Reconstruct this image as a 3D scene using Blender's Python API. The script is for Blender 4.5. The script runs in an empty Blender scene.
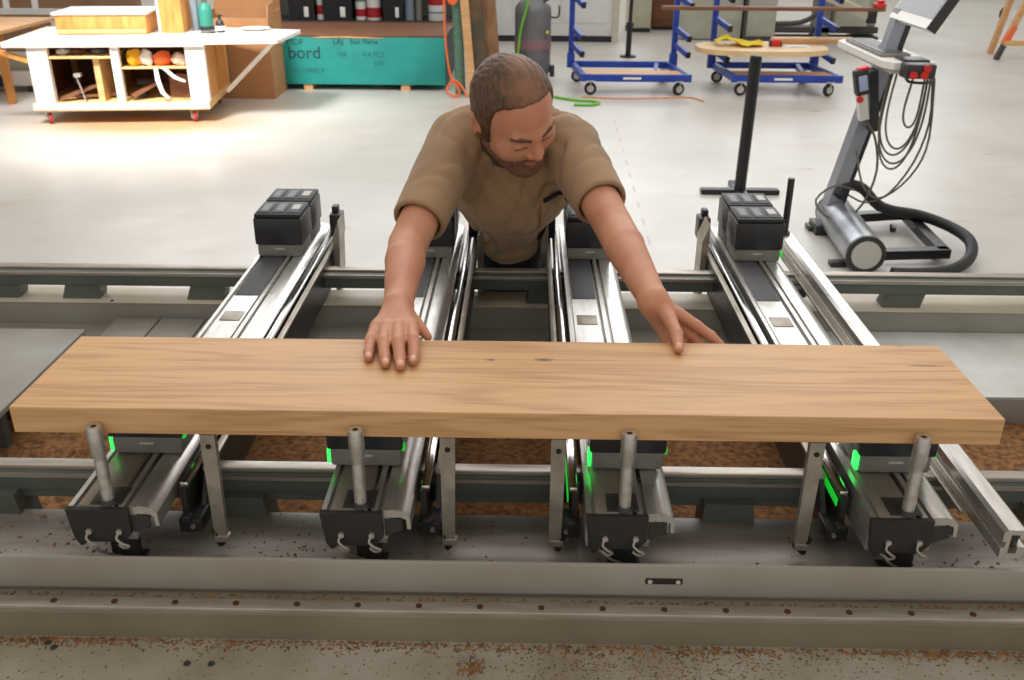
import bpy, bmesh, math, random
import numpy as np
from mathutils import Vector, Matrix, Euler
random.seed(7)
SC = bpy.context.scene
COL = SC.collection
PI = math.pi

# ------------------------------------------------------------------ materials
def lin(c):
    c = c / 255.0
    return c / 12.92 if c <= 0.04045 else ((c + 0.055) / 1.055) ** 2.4
def rgb(r, g, b): return (lin(r), lin(g), lin(b), 1.0)

def mat(name, col, rough=0.5, metal=0.0, col2=None, scale=20.0, stretch=(1, 1, 1), detail=4.0, lo=0.35, hi=0.7,
        bump=0.0, bscale=None, coat=0.0, spec=0.5, rvar=0.0, emit=0.0):
    """plain or two-tone noise material in object coordinates"""
    m = bpy.data.materials.new(name); m.use_nodes = True
    nt = m.node_tree; N = nt.nodes; L = nt.links
    b = N['Principled BSDF']
    b.inputs['Roughness'].default_value = rough
    b.inputs['Metallic'].default_value = metal
    b.inputs['Specular IOR Level'].default_value = spec
    b.inputs['Coat Weight'].default_value = coat
    b.inputs['Base Color'].default_value = col
    if emit:
        b.inputs['Emission Color'].default_value = col
        b.inputs['Emission Strength'].default_value = emit
    if col2 or bump or rvar:
        tc = N.new('ShaderNodeTexCoord'); mp = N.new('ShaderNodeMapping')
        mp.inputs['Scale'].default_value = stretch
        L.new(tc.outputs['Object'], mp.inputs['Vector'])
        nz = N.new('ShaderNodeTexNoise'); nz.inputs['Scale'].default_value = scale; nz.inputs['Detail'].default_value = detail
        L.new(mp.outputs['Vector'], nz.inputs['Vector'])
        if col2:
            rp = N.new('ShaderNodeValToRGB')
            rp.color_ramp.elements[0].position = lo; rp.color_ramp.elements[0].color = col
            rp.color_ramp.elements[1].position = hi; rp.color_ramp.elements[1].color = col2
            L.new(nz.outputs['Fac'], rp.inputs['Fac']); L.new(rp.outputs['Color'], b.inputs['Base Color'])
        if rvar:
            mr = N.new('ShaderNodeMapRange'); mr.inputs['To Min'].default_value = max(0.05, rough - rvar); mr.inputs['To Max'].default_value = min(1, rough + rvar)
            L.new(nz.outputs['Fac'], mr.inputs['Value']); L.new(mr.outputs['Result'], b.inputs['Roughness'])
        if bump:
            n2 = nz
            if bscale:
                n2 = N.new('ShaderNodeTexNoise'); n2.inputs['Scale'].default_value = bscale; n2.inputs['Detail'].default_value = 3
                L.new(mp.outputs['Vector'], n2.inputs['Vector'])
            bp = N.new('ShaderNodeBump'); bp.inputs['Strength'].default_value = bump; bp.inputs['Distance'].default_value = 0.004
            L.new(n2.outputs['Fac'], bp.inputs['Height']); L.new(bp.outputs['Normal'], b.inputs['Normal'])
    return m

def spots(m, spot_list, col, noise=0.6):
    """adds marks with a place of their own (knots, rust, holes): list of (x, y, z, rx, ry, rz)"""
    nt = m.node_tree; N = nt.nodes; L = nt.links; b = N['Principled BSDF']
    tc = N.new('ShaderNodeTexCoord')
    nz = N.new('ShaderNodeTexNoise'); nz.inputs['Scale'].default_value = 60; L.new(tc.outputs['Object'], nz.inputs['Vector'])
    acc = None
    for (x, y, z, rx, ry, rz) in spot_list:
        mp = N.new('ShaderNodeMapping'); mp.vector_type = 'TEXTURE'
        mp.inputs['Location'].default_value = (x, y, z); mp.inputs['Scale'].default_value = (rx, ry, rz)
        L.new(tc.outputs['Object'], mp.inputs['Vector'])
        ln = N.new('ShaderNodeVectorMath'); ln.operation = 'LENGTH'; L.new(mp.outputs['Vector'], ln.inputs[0])
        ad = N.new('ShaderNodeMath'); ad.operation = 'MULTIPLY_ADD'; ad.inputs[1].default_value = noise; L.new(nz.outputs['Fac'], ad.inputs[0]); L.new(ln.outputs['Value'], ad.inputs[2])
        mr = N.new('ShaderNodeMapRange'); mr.inputs['From Min'].default_value = 0.6; mr.inputs['From Max'].default_value = 1.3; mr.inputs['To Min'].default_value = 1; mr.inputs['To Max'].default_value = 0
        L.new(ad.outputs['Value'], mr.inputs['Value'])
        if acc is None: acc = mr.outputs['Result']
        else:
            mx = N.new('ShaderNodeMath'); mx.operation = 'MAXIMUM'; L.new(acc, mx.inputs[0]); L.new(mr.outputs['Result'], mx.inputs[1]); acc = mx.outputs['Value']
    mix = N.new('ShaderNodeMix'); mix.data_type = 'RGBA'
    L.new(acc, mix.inputs['Factor'])
    src = b.inputs['Base Color'].links
    if src: L.new(src[0].from_socket, mix.inputs['A'])
    else: mix.inputs['A'].default_value = b.inputs['Base Color'].default_value
    mix.inputs['B'].default_value = col
    L.new(mix.outputs['Result'], b.inputs['Base Color'])
    return m

# ------------------------------------------------------------------ geometry
class MB:
    def __init__(s): s.bm = bmesh.new()
    def box(s, x0, x1, y0, y1, z0, z1, bev=0.0, R=None, piv=None, seg=2):
        t = bmesh.new()
        bmesh.ops.create_cube(t, size=1)
        for v in t.verts:
            v.co = Vector(((x0 + x1) / 2 + v.co.x * (x1 - x0), (y0 + y1) / 2 + v.co.y * (y1 - y0), (z0 + z1) / 2 + v.co.z * (z1 - z0)))
        if bev: bmesh.ops.bevel(t, geom=list(t.edges), offset=bev, segments=seg, affect='EDGES', profile=0.5)
        if R is not None:
            p = Vector(piv) if piv else Vector(((x0 + x1) / 2, (y0 + y1) / 2, (z0 + z1) / 2))
            for v in t.verts: v.co = R @ (v.co - p) + p
        s._merge(t); return s
    def _merge(s, t):
        me = bpy.data.meshes.new('tmp'); t.to_mesh(me); t.free(); s.bm.from_mesh(me); bpy.data.meshes.remove(me)
    def cyl(s, p0, p1, r0, r1=None, n=20, caps=True):
        r1 = r0 if r1 is None else r1
        p0 = Vector(p0); p1 = Vector(p1); d = (p1 - p0); q = d.to_track_quat('Z', 'Y')
        rings = []
        for p, r in ((p0, r0), (p1, r1)):
            rings.append([s.bm.verts.new(p + q @ Vector((r * math.cos(2 * PI * k / n), r * math.sin(2 * PI * k / n), 0))) for k in range(n)])
        for k in range(n):
            s.bm.faces.new((rings[0][k], rings[0][(k + 1) % n], rings[1][(k + 1) % n], rings[1][k]))
        if caps:
            s.bm.faces.new(rings[0][::-1]); s.bm.faces.new(rings[1])
        return s
    def bar(s, p0, p1, w, h, up=(0, 0, 1)):
        """rectangular bar from p0 to p1, w sideways, h along up"""
        p0 = Vector(p0); p1 = Vector(p1); d = (p1 - p0).normalized(); u = Vector(up); sd = d.cross(u).normalized(); u = sd.cross(d).normalized()
        vs = []
        for p in (p0, p1):
            for a, b in ((-1, -1), (1, -1), (1, 1), (-1, 1)):
                vs.append(s.bm.verts.new(p + sd * (a * w / 2) + u * (b * h / 2)))
        for k in range(4): s.bm.faces.new((vs[k], vs[(k + 1) % 4], vs[4 + (k + 1) % 4], vs[4 + k]))
        s.bm.faces.new(vs[0:4][::-1]); s.bm.faces.new(vs[4:8]); return s
    def prism(s, pts, axis, a0, a1):
        """polygon extruded along an axis. axis 'y': pts are (x,z); 'x': (y,z); 'z': (x,y)"""
        def P(u, v, a): return {'y': (u, a, v), 'x': (a, u, v), 'z': (u, v, a)}[axis]
        A = [s.bm.verts.new(P(u, v, a0)) for u, v in pts]; B = [s.bm.verts.new(P(u, v, a1)) for u, v in pts]
        n = len(pts)
        for k in range(n): s.bm.faces.new((A[k], A[(k + 1) % n], B[(k + 1) % n], B[k]))
        s.bm.faces.new(A[::-1]); s.bm.faces.new(B); return s
    def tube(s, pts, r, n=8, closed=False, smooth=3):
        P = [Vector(p) for p in pts]
        if smooth > 1:
            Q = []
            m = len(P)
            for i in range(m if closed else m - 1):
                p0 = P[(i - 1) % m] if closed or i > 0 else P[0]; p1 = P[i]; p2 = P[(i + 1) % m]; p3 = P[(i + 2) % m] if closed or i + 2 < m else P[-1]
                for k in range(smooth):
                    t = k / smooth
                    Q.append(0.5 * ((2 * p1) + (p2 - p0) * t + (2 * p0 - 5 * p1 + 4 * p2 - p3) * t * t + (3 * p1 - p0 - 3 * p2 + p3) * t ** 3))
            if not closed: Q.append(P[-1])
            P = Q
        m = len(P); rings = []
        prev = None
        for i in range(m):
            if closed: d = (P[(i + 1) % m] - P[i - 1])
            else: d = P[min(i + 1, m - 1)] - P[max(i - 1, 0)]
            d.normalize()
            if prev is None: prev = d.orthogonal().normalized()
            a = (prev - d * prev.dot(d)).normalized(); prev = a; b = d.cross(a)
            rr = r(i / (m - 1)) if callable(r) else r
            rings.append([s.bm.verts.new(P[i] + a * (rr * math.cos(2 * PI * k / n)) + b * (rr * math.sin(2 * PI * k / n))) for k in range(n)])
        for i in range(m if closed else m - 1):
            A = rings[i]; B = rings[(i + 1) % m]
            for k in range(n): s.bm.faces.new((A[k], A[(k + 1) % n], B[(k + 1) % n], B[k]))
        if not closed: s.bm.faces.new(rings[0][::-1]); s.bm.faces.new(rings[-1])
        return s
    def lathe(s, prof, c=(0, 0, 0), n=28, axis='z', R=None):
        """prof: list of (r, h)"""
        rings = []
        c = Vector(c)
        for r, h in prof:
            ring = []
            for k in range(n):
                a = 2 * PI * k / n
                v = Vector((r * math.cos(a), r * math.sin(a), h))
                if axis == 'y': v = Vector((v.x, v.z, v.y))
                if axis == 'x': v = Vector((v.z, v.x, v.y))
                if R is not None: v = R @ v
                ring.append(s.bm.verts.new(c + v))
            rings.append(ring)
        for A, B in zip(rings[:-1], rings[1:]):
            for k in range(n): s.bm.faces.new((A[k], A[(k + 1) % n], B[(k + 1) % n], B[k]))
        s.bm.faces.new(rings[0][::-1]); s.bm.faces.new(rings[-1]); return s
    def sphere(s, c, r, n=16):
        t = bmesh.new(); bmesh.ops.create_uvsphere(t, u_segments=n, v_segments=n // 2, radius=1)
        rr = r if isinstance(r, (tuple, list)) else (r, r, r)
        for v in t.verts: v.co = Vector((c[0] + v.co.x * rr[0], c[1] + v.co.y * rr[1], c[2] + v.co.z * rr[2]))
        s._merge(t); return s

WLOC = {}
def base_of(o):
    while o.parent is not None: o = o.parent
    return WLOC.get(o.name, Vector((0, 0, 0)))

def obj(name, mb, m, parent=None, world=False, smooth=35):
    """links what the builder holds as ONE mesh object; world=True: shapes were given in world metres"""
    bm = mb.bm
    if world and parent is not None:
        off = base_of(parent)
        for v in bm.verts: v.co -= off
    bmesh.ops.recalc_face_normals(bm, faces=list(bm.faces))
    me = bpy.data.meshes.new(name); bm.to_mesh(me); bm.free()
    o = bpy.data.objects.new(name, me); COL.objects.link(o)
    if isinstance(m, (list, tuple)):
        for k in m: me.materials.append(k)
    else: me.materials.append(m)
    if smooth:
        me.polygons.foreach_set('use_smooth', [True] * len(me.polygons))
        try: me.set_sharp_from_angle(angle=math.radians(smooth))
        except Exception: pass
    if parent is not None: o.parent = parent
    return o

def center(o, base=None):
    """moves a one-mesh thing's origin to its base"""
    me = o.data
    co = np.empty(len(me.vertices) * 3, np.float32); me.vertices.foreach_get('co', co); co = co.reshape(-1, 3)
    c = Vector(((co[:, 0].min() + co[:, 0].max()) / 2, (co[:, 1].min() + co[:, 1].max()) / 2, co[:, 2].min())) if base is None else Vector(base)
    me.transform(Matrix.Translation(-c)); o.location = c
    return o

def thing(name, label, cat, loc=(0, 0, 0), rz=0.0, group=None, kind=None):
    o = bpy.data.objects.new(name, None); COL.objects.link(o)
    o.empty_display_size = 0.1
    o.location = loc; o.rotation_euler = (0, 0, rz); o['label'] = label; o['category'] = cat
    if group: o['group'] = group
    if kind: o['kind'] = kind
    WLOC[o.name] = Vector(loc)
    return o
def tag(o, label, cat, group=None, kind=None):
    o['label'] = label; o['category'] = cat
    if group: o['group'] = group
    if kind: o['kind'] = kind
    return o
def dup(o, loc=None, rz=None, label=None, group=None, parent=None):
    c = o.copy(); COL.objects.link(c)
    if parent is not None: c.parent = parent
    if loc is not None: c.location = loc
    if rz is not None: c.rotation_euler = (0, 0, rz)
    if label: c['label'] = label
    if group: c['group'] = group
    for ch in list(o.children): dup(ch, parent=c)
    return c
def struct(name, mb, m):
    o = obj(name, mb, m); o['kind'] = 'structure'; o['category'] = name.split('_')[0]
    return o
def text_mesh(name, body, size, m, parent, loc, rot, depth=0.002, align='LEFT'):
    cu = bpy.data.curves.new('t', 'FONT'); cu.body = body; cu.size = size; cu.extrude = depth; cu.align_x = align
    to = bpy.data.objects.new('t', cu); COL.objects.link(to)
    dg = bpy.context.evaluated_depsgraph_get(); dg.update()
    me = bpy.data.meshes.new_from_object(to.evaluated_get(dg))
    bpy.data.objects.remove(to); bpy.data.curves.remove(cu)
    me.name = name; me.materials.clear(); me.materials.append(m)
    o = bpy.data.objects.new(name, me); COL.objects.link(o); o.parent = parent; o.location = loc; o.rotation_euler = rot
    return o
# ------------------------------------------------------------------ palette
ALU = mat('aluminium', (0.70, 0.685, 0.66, 1), 0.30, 0.8, col2=(0.54, 0.51, 0.47, 1), scale=14, stretch=(6, 1, 6), rvar=0.1)
ALU_WORN = mat('worn_aluminium', (0.46, 0.42, 0.36, 1), 0.42, 0.6, col2=(0.30, 0.26, 0.21, 1), scale=9, stretch=(3, 1, 3), rvar=0.12)
CHROME = mat('polished_rail', (0.72, 0.71, 0.69, 1), 0.16, 1.0)
STEEL_DK = mat('dark_steel', (0.035, 0.034, 0.032, 1), 0.42, 0.3, col2=(0.06, 0.055, 0.05, 1), scale=18)
PLATE_DK = mat('end_plate_paint', (0.014, 0.0135, 0.0125, 1), 0.55, 0.0, col2=(0.022, 0.020, 0.018, 1), scale=30)
PAINT_GREY = mat('grey_machine_paint', rgb(150, 146, 138), 0.42, 0.0, col2=rgb(134, 129, 120), scale=5, rvar=0.08)
PAINT_BEAM = mat('front_beam_paint', rgb(158, 152, 142), 0.4, 0.0, col2=rgb(146, 138, 126), scale=4, rvar=0.06)
PAINT_GREEN = mat('grey_green_paint', rgb(98, 103, 96), 0.45, 0.0, col2=rgb(84, 88, 82), scale=6)
PAINT_BEIGE = mat('beige_machine_paint', rgb(206, 196, 176), 0.45, col2=rgb(186, 174, 152), scale=6)
PAINT_SHADED = mat('olive_grey_paint', rgb(140, 130, 112), 0.45, 0.0, col2=rgb(124, 114, 96), scale=4)  # the machine's grey paint with dim light put into the tone
PAINT_REFLECTION = mat('light_grey_cover_paint', rgb(208, 210, 206), 0.45, 0.0, col2=rgb(188, 188, 182), scale=7)
PAINT_LEDGE = mat('dusty_ledge_paint', rgb(166, 158, 144), 0.6, 0.0, col2=rgb(140, 130, 112), scale=8, bump=0.1, bscale=120)
RAIL_STRIP = mat('brushed_rail_strip', (0.50, 0.46, 0.41, 1), 0.38, 0.7, col2=(0.38, 0.33, 0.28, 1), scale=12, stretch=(1, 8, 8))
BED_PLATE = mat('worn_bed_steel', (0.36, 0.33, 0.30, 1), 0.40, 0.25, col2=(0.22, 0.19, 0.165, 1), scale=5, stretch=(1, 5, 1), rvar=0.15)
HOLE = mat('black_hole', (0.02, 0.012, 0.008, 1), 0.8)
RUST = mat('rusty_screw', rgb(78, 44, 28), 0.75, 0.2)
SAWDUST = mat('sawdust', rgb(152, 106, 62), 0.95, 0.0, col2=rgb(84, 55, 32), scale=70, bump=0.8, bscale=160)
BLACK = mat('black_rubber', (0.014, 0.014, 0.015, 1), 0.55)
BLACK_PL = mat('black_plastic', (0.022, 0.022, 0.024, 1), 0.38, col2=(0.03, 0.03, 0.032, 1), scale=40)
PODGREY = mat('pod_grey_plastic', rgb(132, 131, 126), 0.5, col2=rgb(116, 113, 106), scale=25)
PODCELL = mat('pod_cell_grey', rgb(74, 74, 78), 0.6)
PODCELL_L = mat('pod_cell_light', rgb(126, 126, 132), 0.6)
PODMARK = mat('pod_light_mark', rgb(190, 188, 182), 0.6)
LED = mat('green_led', (0.03, 0.85, 0.10, 1), 0.4, emit=1.6)
LED_DIM = mat('green_led_strip', (0.01, 0.50, 0.03, 1), 0.4, emit=0.7)

def wood_board():
    m = bpy.data.materials.new('oak_board'); m.use_nodes = True
    nt = m.node_tree; N = nt.nodes; L = nt.links; b = N['Principled BSDF']
    b.inputs['Roughness'].default_value = 0.5
    tc = N.new('ShaderNodeTexCoord')
    mp = N.new('ShaderNodeMapping'); mp.inputs['Scale'].default_value = (0.5, 7.0, 7.0); L.new(tc.outputs['Object'], mp.inputs['Vector'])
    n1 = N.new('ShaderNodeTexNoise'); n1.inputs['Scale'].default_value = 2.2; n1.inputs['Detail'].default_value = 3; n1.inputs['Distortion'].default_value = 0.6
    L.new(mp.outputs['Vector'], n1.inputs['Vector'])
    w = N.new('ShaderNodeMath'); w.operation = 'MULTIPLY'; w.inputs[1].default_value = 34; L.new(n1.outputs['Fac'], w.inputs[0])
    sn = N.new('ShaderNodeMath'); sn.operation = 'SINE'; L.new(w.outputs['Value'], sn.inputs[0])
    mp2 = N.new('ShaderNodeMapping'); mp2.inputs['Scale'].default_value = (4, 120, 120); L.new(tc.outputs['Object'], mp2.inputs['Vector'])
    n2 = N.new('ShaderNodeTexNoise'); n2.inputs['Scale'].default_value = 2.0; n2.inputs['Detail'].default_value = 5
    L.new(mp2.outputs['Vector'], n2.inputs['Vector'])
    ad = N.new('ShaderNodeMath'); ad.operation = 'MULTIPLY_ADD'; ad.inputs[1].default_value = 0.10; L.new(sn.outputs['Value'], ad.inputs[0])
    ml = N.new('ShaderNodeMath'); ml.operation = 'MULTIPLY'; ml.inputs[1].default_value = 0.5; L.new(n2.outputs['Fac'], ml.inputs[0]); L.new(ml.outputs['Value'], ad.inputs[2])
    rp = N.new('ShaderNodeValToRGB')
    e = rp.color_ramp.elements
    e[0].position = 0.06; e[0].color = rgb(178, 130, 86); e[1].position = 0.46; e[1].color = rgb(214, 168, 116)
    k = e.new(0.25); k.color = rgb(203, 157, 108)
    L.new(ad.outputs['Value'], rp.inputs['Fac']); L.new(rp.outputs['Color'], b.inputs['Base Color'])
    bp = N.new('ShaderNodeBump'); bp.inputs['Strength'].default_value = 0.08; bp.inputs['Distance'].default_value = 0.002
    L.new(n2.outputs['Fac'], bp.inputs['Height']); L.new(bp.outputs['Normal'], b.inputs['Normal'])
    return m
OAK = wood_board()
spots(OAK, [(0.060, 0.055, 0.0, 0.020, 0.009, 0.2), (0.70, 0.050, 0.0, 0.036, 0.004, 0.2), (0.685, 0.128, 0.0, 0.008, 0.004, 0.2), (-0.03, 0.053, 0.0, 0.010, 0.005, 0.2)], rgb(106, 72, 52))
PLY = mat('plywood', rgb(222, 184, 128), 0.6, col2=rgb(200, 156, 98), scale=4, stretch=(1, 6, 6))
PLY_ORANGE = mat('orange_plywood', rgb(214, 150, 78), 0.6, col2=rgb(190, 122, 58), scale=4, stretch=(6, 6, 1))
PLY_WHITE = mat('white_laminate', rgb(232, 228, 222), 0.45, col2=rgb(222, 214, 204), scale=6)
WOOD_DK = mat('brown_wood', rgb(128, 84, 58), 0.6, col2=rgb(104, 66, 44), scale=5, stretch=(1, 8, 8))
WOOD_TAN = mat('tan_wood', rgb(214, 168, 120), 0.6, col2=rgb(196, 146, 96), scale=5, stretch=(1, 8, 8))
CARD = mat('cardboard', rgb(186, 136, 92), 0.75, col2=rgb(172, 122, 80), scale=5)
TEAL = mat('teal_wrap', rgb(38, 158, 150), 0.5, col2=rgb(28, 138, 132), scale=3, bump=0.15, bscale=10)
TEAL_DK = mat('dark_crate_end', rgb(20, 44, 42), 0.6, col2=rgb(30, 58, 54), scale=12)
INK = mat('faded_ink', rgb(28, 70, 72), 0.7)
INK_MID = mat('faint_ink', rgb(34, 112, 110), 0.7)
BLUE = mat('blue_enamel', rgb(30, 68, 172), 0.4, col2=rgb(24, 54, 148), scale=10)
WHITE = mat('white_enamel', rgb(222, 222, 220), 0.45, col2=rgb(212, 212, 212), scale=4)
WHITE_PL = mat('white_plastic', rgb(226, 224, 220), 0.45)
OFFWHITE = mat('beige_enamel', rgb(196, 190, 172), 0.5, col2=rgb(184, 178, 160), scale=5)
GREYMACH = mat('light_machine_grey', rgb(176, 176, 160), 0.5, col2=rgb(160, 160, 146), scale=5)
DKGREY = mat('dark_grey', rgb(64, 62, 58), 0.6)
TANKGREY = mat('tank_grey', rgb(118, 118, 120), 0.42, 0.3, col2=rgb(104, 104, 106), scale=6)
DRUM = mat('brushed_drum_metal', (0.42, 0.43, 0.46, 1), 0.34, 0.7, col2=(0.20, 0.21, 0.23, 1), scale=7)
COLUMN = mat('grey_blue_column', rgb(156, 160, 172), 0.32, 0.4)
NAVY_DK = mat('column_dark_side', rgb(34, 36, 42), 0.4)
SCREEN = mat('dark_screen', rgb(72, 70, 72), 0.25)
RED = mat('red_plastic', rgb(206, 34, 28), 0.45)
ORANGE = mat('orange_plastic', rgb(236, 106, 50), 0.5)
YELLOW = mat('yellow_cloth', rgb(240, 214, 30), 0.8, col2=rgb(226, 190, 20), scale=12)
YELLOW_D = mat('mustard_plastic', rgb(222, 160, 24), 0.5)
GREEN_HOSE = mat('green_hose', rgb(112, 186, 60), 0.45)
GREEN_NET = mat('green_netting', rgb(72, 116, 98), 0.7, col2=rgb(120, 150, 132), scale=60)
DK_BIN = mat('black_bin', rgb(22, 22, 28), 0.5)
PAPER = mat('paper', rgb(236, 234, 230), 0.8)
REDPRINT = mat('red_print', rgb(172, 28, 42), 0.6)
GREYBLUE = mat('grey_blue_wrap', rgb(128, 140, 150), 0.6)
BLACK_METAL = mat('black_steel', (0.016, 0.016, 0.017, 1), 0.35, 0.2)
CORD_GREY = mat('grey_cord', rgb(92, 88, 80), 0.5)
TIRE = mat('black_tyre', (0.012, 0.012, 0.012, 1), 0.6)
HUB = mat('pale_hub', rgb(196, 190, 184), 0.5)
REDTYRE = mat('red_tyre', rgb(158, 44, 40), 0.6)
BROWNWALL = mat('brown_panel', rgb(150, 118, 92), 0.8, col2=rgb(136, 104, 80), scale=3)

# concrete floor: sealed, worn, with rust-brown marks and a dashed joint line
def floor_mat():
    m = bpy.data.materials.new('sealed_concrete'); m.use_nodes = True
    nt = m.node_tree; N = nt.nodes; L = nt.links; b = N['Principled BSDF']
    tc = N.new('ShaderNodeTexCoord')
    def noise(scale, det, st=(1, 1, 1)):
        mp = N.new('ShaderNodeMapping'); mp.inputs['Scale'].default_value = st; L.new(tc.outputs['Object'], mp.inputs['Vector'])
        n = N.new('ShaderNodeTexNoise'); n.inputs['Scale'].default_value = scale; n.inputs['Detail'].default_value = det; L.new(mp.outputs['Vector'], n.inputs['Vector']); return n.outputs['Fac']
    def ramp(f, p0, c0, p1, c1):
        r = N.new('ShaderNodeValToRGB'); r.color_ramp.elements[0].position = p0; r.color_ramp.elements[0].color = c0; r.color_ramp.elements[1].position = p1; r.color_ramp.elements[1].color = c1
        L.new(f, r.inputs['Fac']); return r.outputs['Color']
    def mix(f, A, B):
        x = N.new('ShaderNodeMix'); x.data_type = 'RGBA'; L.new(f, x.inputs['Factor']); L.new(A, x.inputs['A'])
        if isinstance(B, tuple): x.inputs['B'].default_value = B
        else: L.new(B, x.inputs['B'])
        return x.outputs['Result']
    basec = ramp(noise(0.9, 5), 0.3, rgb(190, 185, 177), 0.7, rgb(206, 203, 197))
    st = ramp(noise(1.6, 6, (0.6, 2.2, 1)), 0.56, (0, 0, 0, 1), 0.78, (0.35, 0.35, 0.35, 1))
    c = mix(st, basec, rgb(176, 156, 132))
    st2 = ramp(noise(3.2, 2, (1, 3.0, 1)), 0.70, (0, 0, 0, 1), 0.76, (0.5, 0.5, 0.5, 1))
    c = mix(st2, c, rgb(150, 120, 96))
    L.new(c, b.inputs['Base Color'])
    rr = N.new('ShaderNodeMapRange'); rr.inputs['To Min'].default_value = 0.22; rr.inputs['To Max'].default_value = 0.5; L.new(noise(2.5, 4), rr.inputs['Value']); L.new(rr.outputs['Result'], b.inputs['Roughness'])
    bp = N.new('ShaderNodeBump'); bp.inputs['Strength'].default_value = 0.05; L.new(noise(6, 4), bp.inputs['Height']); L.new(bp.outputs['Normal'], b.inputs['Normal'])
    return m
FLOOR = floor_mat()
spots(FLOOR, [(-3.3, 8.15, 0, 1.05, .62, 1)], rgb(186, 150, 112), 0.35)  # warm shadow under the workbench, painted into the floor colour
spots(FLOOR, [(.785 - .008 * k, 8.4 - .36 * k, 0, .012, .13, 1) for k in range(10)], rgb(172, 146, 128), 0.9)
# ------------------------------------------------------------------ setting
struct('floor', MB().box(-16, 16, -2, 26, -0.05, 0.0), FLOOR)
struct('wall_back', MB().box(-16, 16, 22, 22.2, 0, 11), mat('back_wall_paint', rgb(206, 204, 198), 0.7))
struct('wall_left', MB().box(-11.2, -11, -2, 22, 0, 11), mat('left_wall_paint', rgb(196, 188, 176), 0.7))

ADDED_GLOW = mat('daylight_pane', (0.93, 0.96, 1.0, 1), 0.3, emit=3.2)
ADDED_FRAME = mat('window_frame_paint', rgb(150, 150, 150), 0.5)
for k in range(7):  # added windows, unseen: they glow for reflections on floor and rails
    x0 = -10.2 + 2.9 * k
    fr = MB()
    for a, b in ((x0, x0 + .08), (x0 + 1.26, x0 + 1.34), (x0 + 2.52, x0 + 2.6)): fr.box(a, b, 21.93, 22.0, 3.6, 10.0)
    for z in (3.6, 5.7, 7.8, 9.92): fr.box(x0, x0 + 2.6, 21.93, 22.0, z, z + .08)
    wn = struct('window_%d' % (k + 1), fr, ADDED_FRAME)
    obj('pane', MB().box(x0 + .02, x0 + 2.58, 21.97, 21.985, 3.62, 9.98), ADDED_GLOW, wn)
# ------------------------------------------------------------------ machine bed
XL, XR = -2.6, 2.6
bed = thing('machine_bed', 'long grey steel machine bed with two rails, running under the wooden board', 'machine', (0, 1.7, 0))
def W(name, mb, m, p=bed): return obj(name, mb, m, p, world=True)
W('base_frame', MB().box(XL, XR, 1.10, 2.40, 0.0, 0.64), DKGREY)
W('front_beam', MB().box(XL, XR, 1.186, 1.1935, 0.776, 0.836, 0.003).box(XL, XR, 1.20, 1.226, 0.70, 0.78), PAINT_BEAM)
W('screw_strip', MB().box(XL, XR, 1.143, 1.168, 0.745, 0.775, 0.002), RAIL_STRIP)
W('lower_beam', MB().box(XL, XR, 1.138, 1.20, 0.70, 0.768), PAINT_SHADED)
W('front_ledge', MB().box(XL, XR, 0.70, 1.20, 0.64, 0.72, 0.002).box(XL, XR, 0.72, 1.12, 0.0, 0.64), PAINT_LEDGE)
for k in range(47):                                                 # screws along the strip, one part each
    x = -2.259 + k * 0.0955
    W('rail_screw', MB().cyl((x, 1.156, 0.7746), (x, 1.156, 0.7765), 0.0050, n=10), RUST)
for x, y in ((-.505, 1.083), (-.468, 1.083), (.57, 1.066), (-.735, 1.122), (-.722, 1.112)): W('ledge_bolt', MB().cyl((x, y, .7195), (x, y, .7225), .0058, .0045, n=12), STEEL_DK)
lp = W('latch_plate', MB().box(0.196, 0.254, 1.1835, 1.187, 0.801, 0.812, 0.002), HOLE)
for x in (0.203, 0.247): W('latch_screw', MB().cyl((x, 1.1828, 0.8065), (x, 1.184, 0.8065), 0.0038, n=10), PODMARK, lp)
W('bed_plate', MB().box(XL, XR, 1.194, 1.392, 0.74, 0.78, 0.002), BED_PLATE)
W('sawdust_tray', MB().box(XL, XR, 1.392, 1.965, 0.60, 0.648), DKGREY)
W('front_rail', MB().box(XL, XR, 1.398, 1.44, 0.815, 0.858, 0.003).box(XL, XR, 1.402, 1.436, 0.80, 0.815), PAINT_GREEN)
W('guide_strip', MB().box(XL, XR, 1.400, 1.424, 0.858, 0.867, 0.002).box(XL, XR, 1.392, 1.398, 0.846, 0.853), RAIL_STRIP)
for x in (-2.2, -1.42, -0.93, -0.49, 0.37, 0.93, 1.42, 2.2):
    W('rail_foot', MB().prism([(x - 0.055, 0.648), (x + 0.06, 0.648), (x + 0.035, 0.82), (x - 0.05, 0.82)], 'y', 1.376, 1.436), PAINT_GREEN)
W('rear_tray', MB().box(XL, XR, 1.963, 2.335, 0.645, 0.72, 0.002), PAINT_GREY)
W('cover_plate', MB().box(0.80, XR, 1.966, 2.332, 0.72, 0.7235, 0.001), PAINT_REFLECTION)  # lighter sheet on the tray, reflected floor light put into its colour
W('cover_plate', MB().box(-1.70, -1.112, 1.735, 2.165, 0.765, 0.78, 0.002), PAINT_GREY)
W('panel_skirt', MB().box(-1.70, -1.114, 1.737, 1.76, 0.69, 0.765), DKGREY)
for a, b in ((-1.10, -0.985), (-0.98, -0.86), (-0.855, -0.74)):
    W('cover_plate', MB().box(a, b, 1.985, 2.325, 0.72, 0.742, 0.002), PAINT_GREY)
for x, y in ((-1.06, 2.06), (-0.94, 2.05), (-0.90, 2.05), (-0.80, 2.06), (-0.795, 2.04)):
    W('cover_bolt', MB().cyl((x, y, 0.742), (x, y, 0.7445), 0.006, n=10), HOLE)
W('rear_bed_plate', MB().box(XL, XR, 2.335, 2.44, 0.62, 0.78, 0.002), PAINT_GREY)
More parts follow.
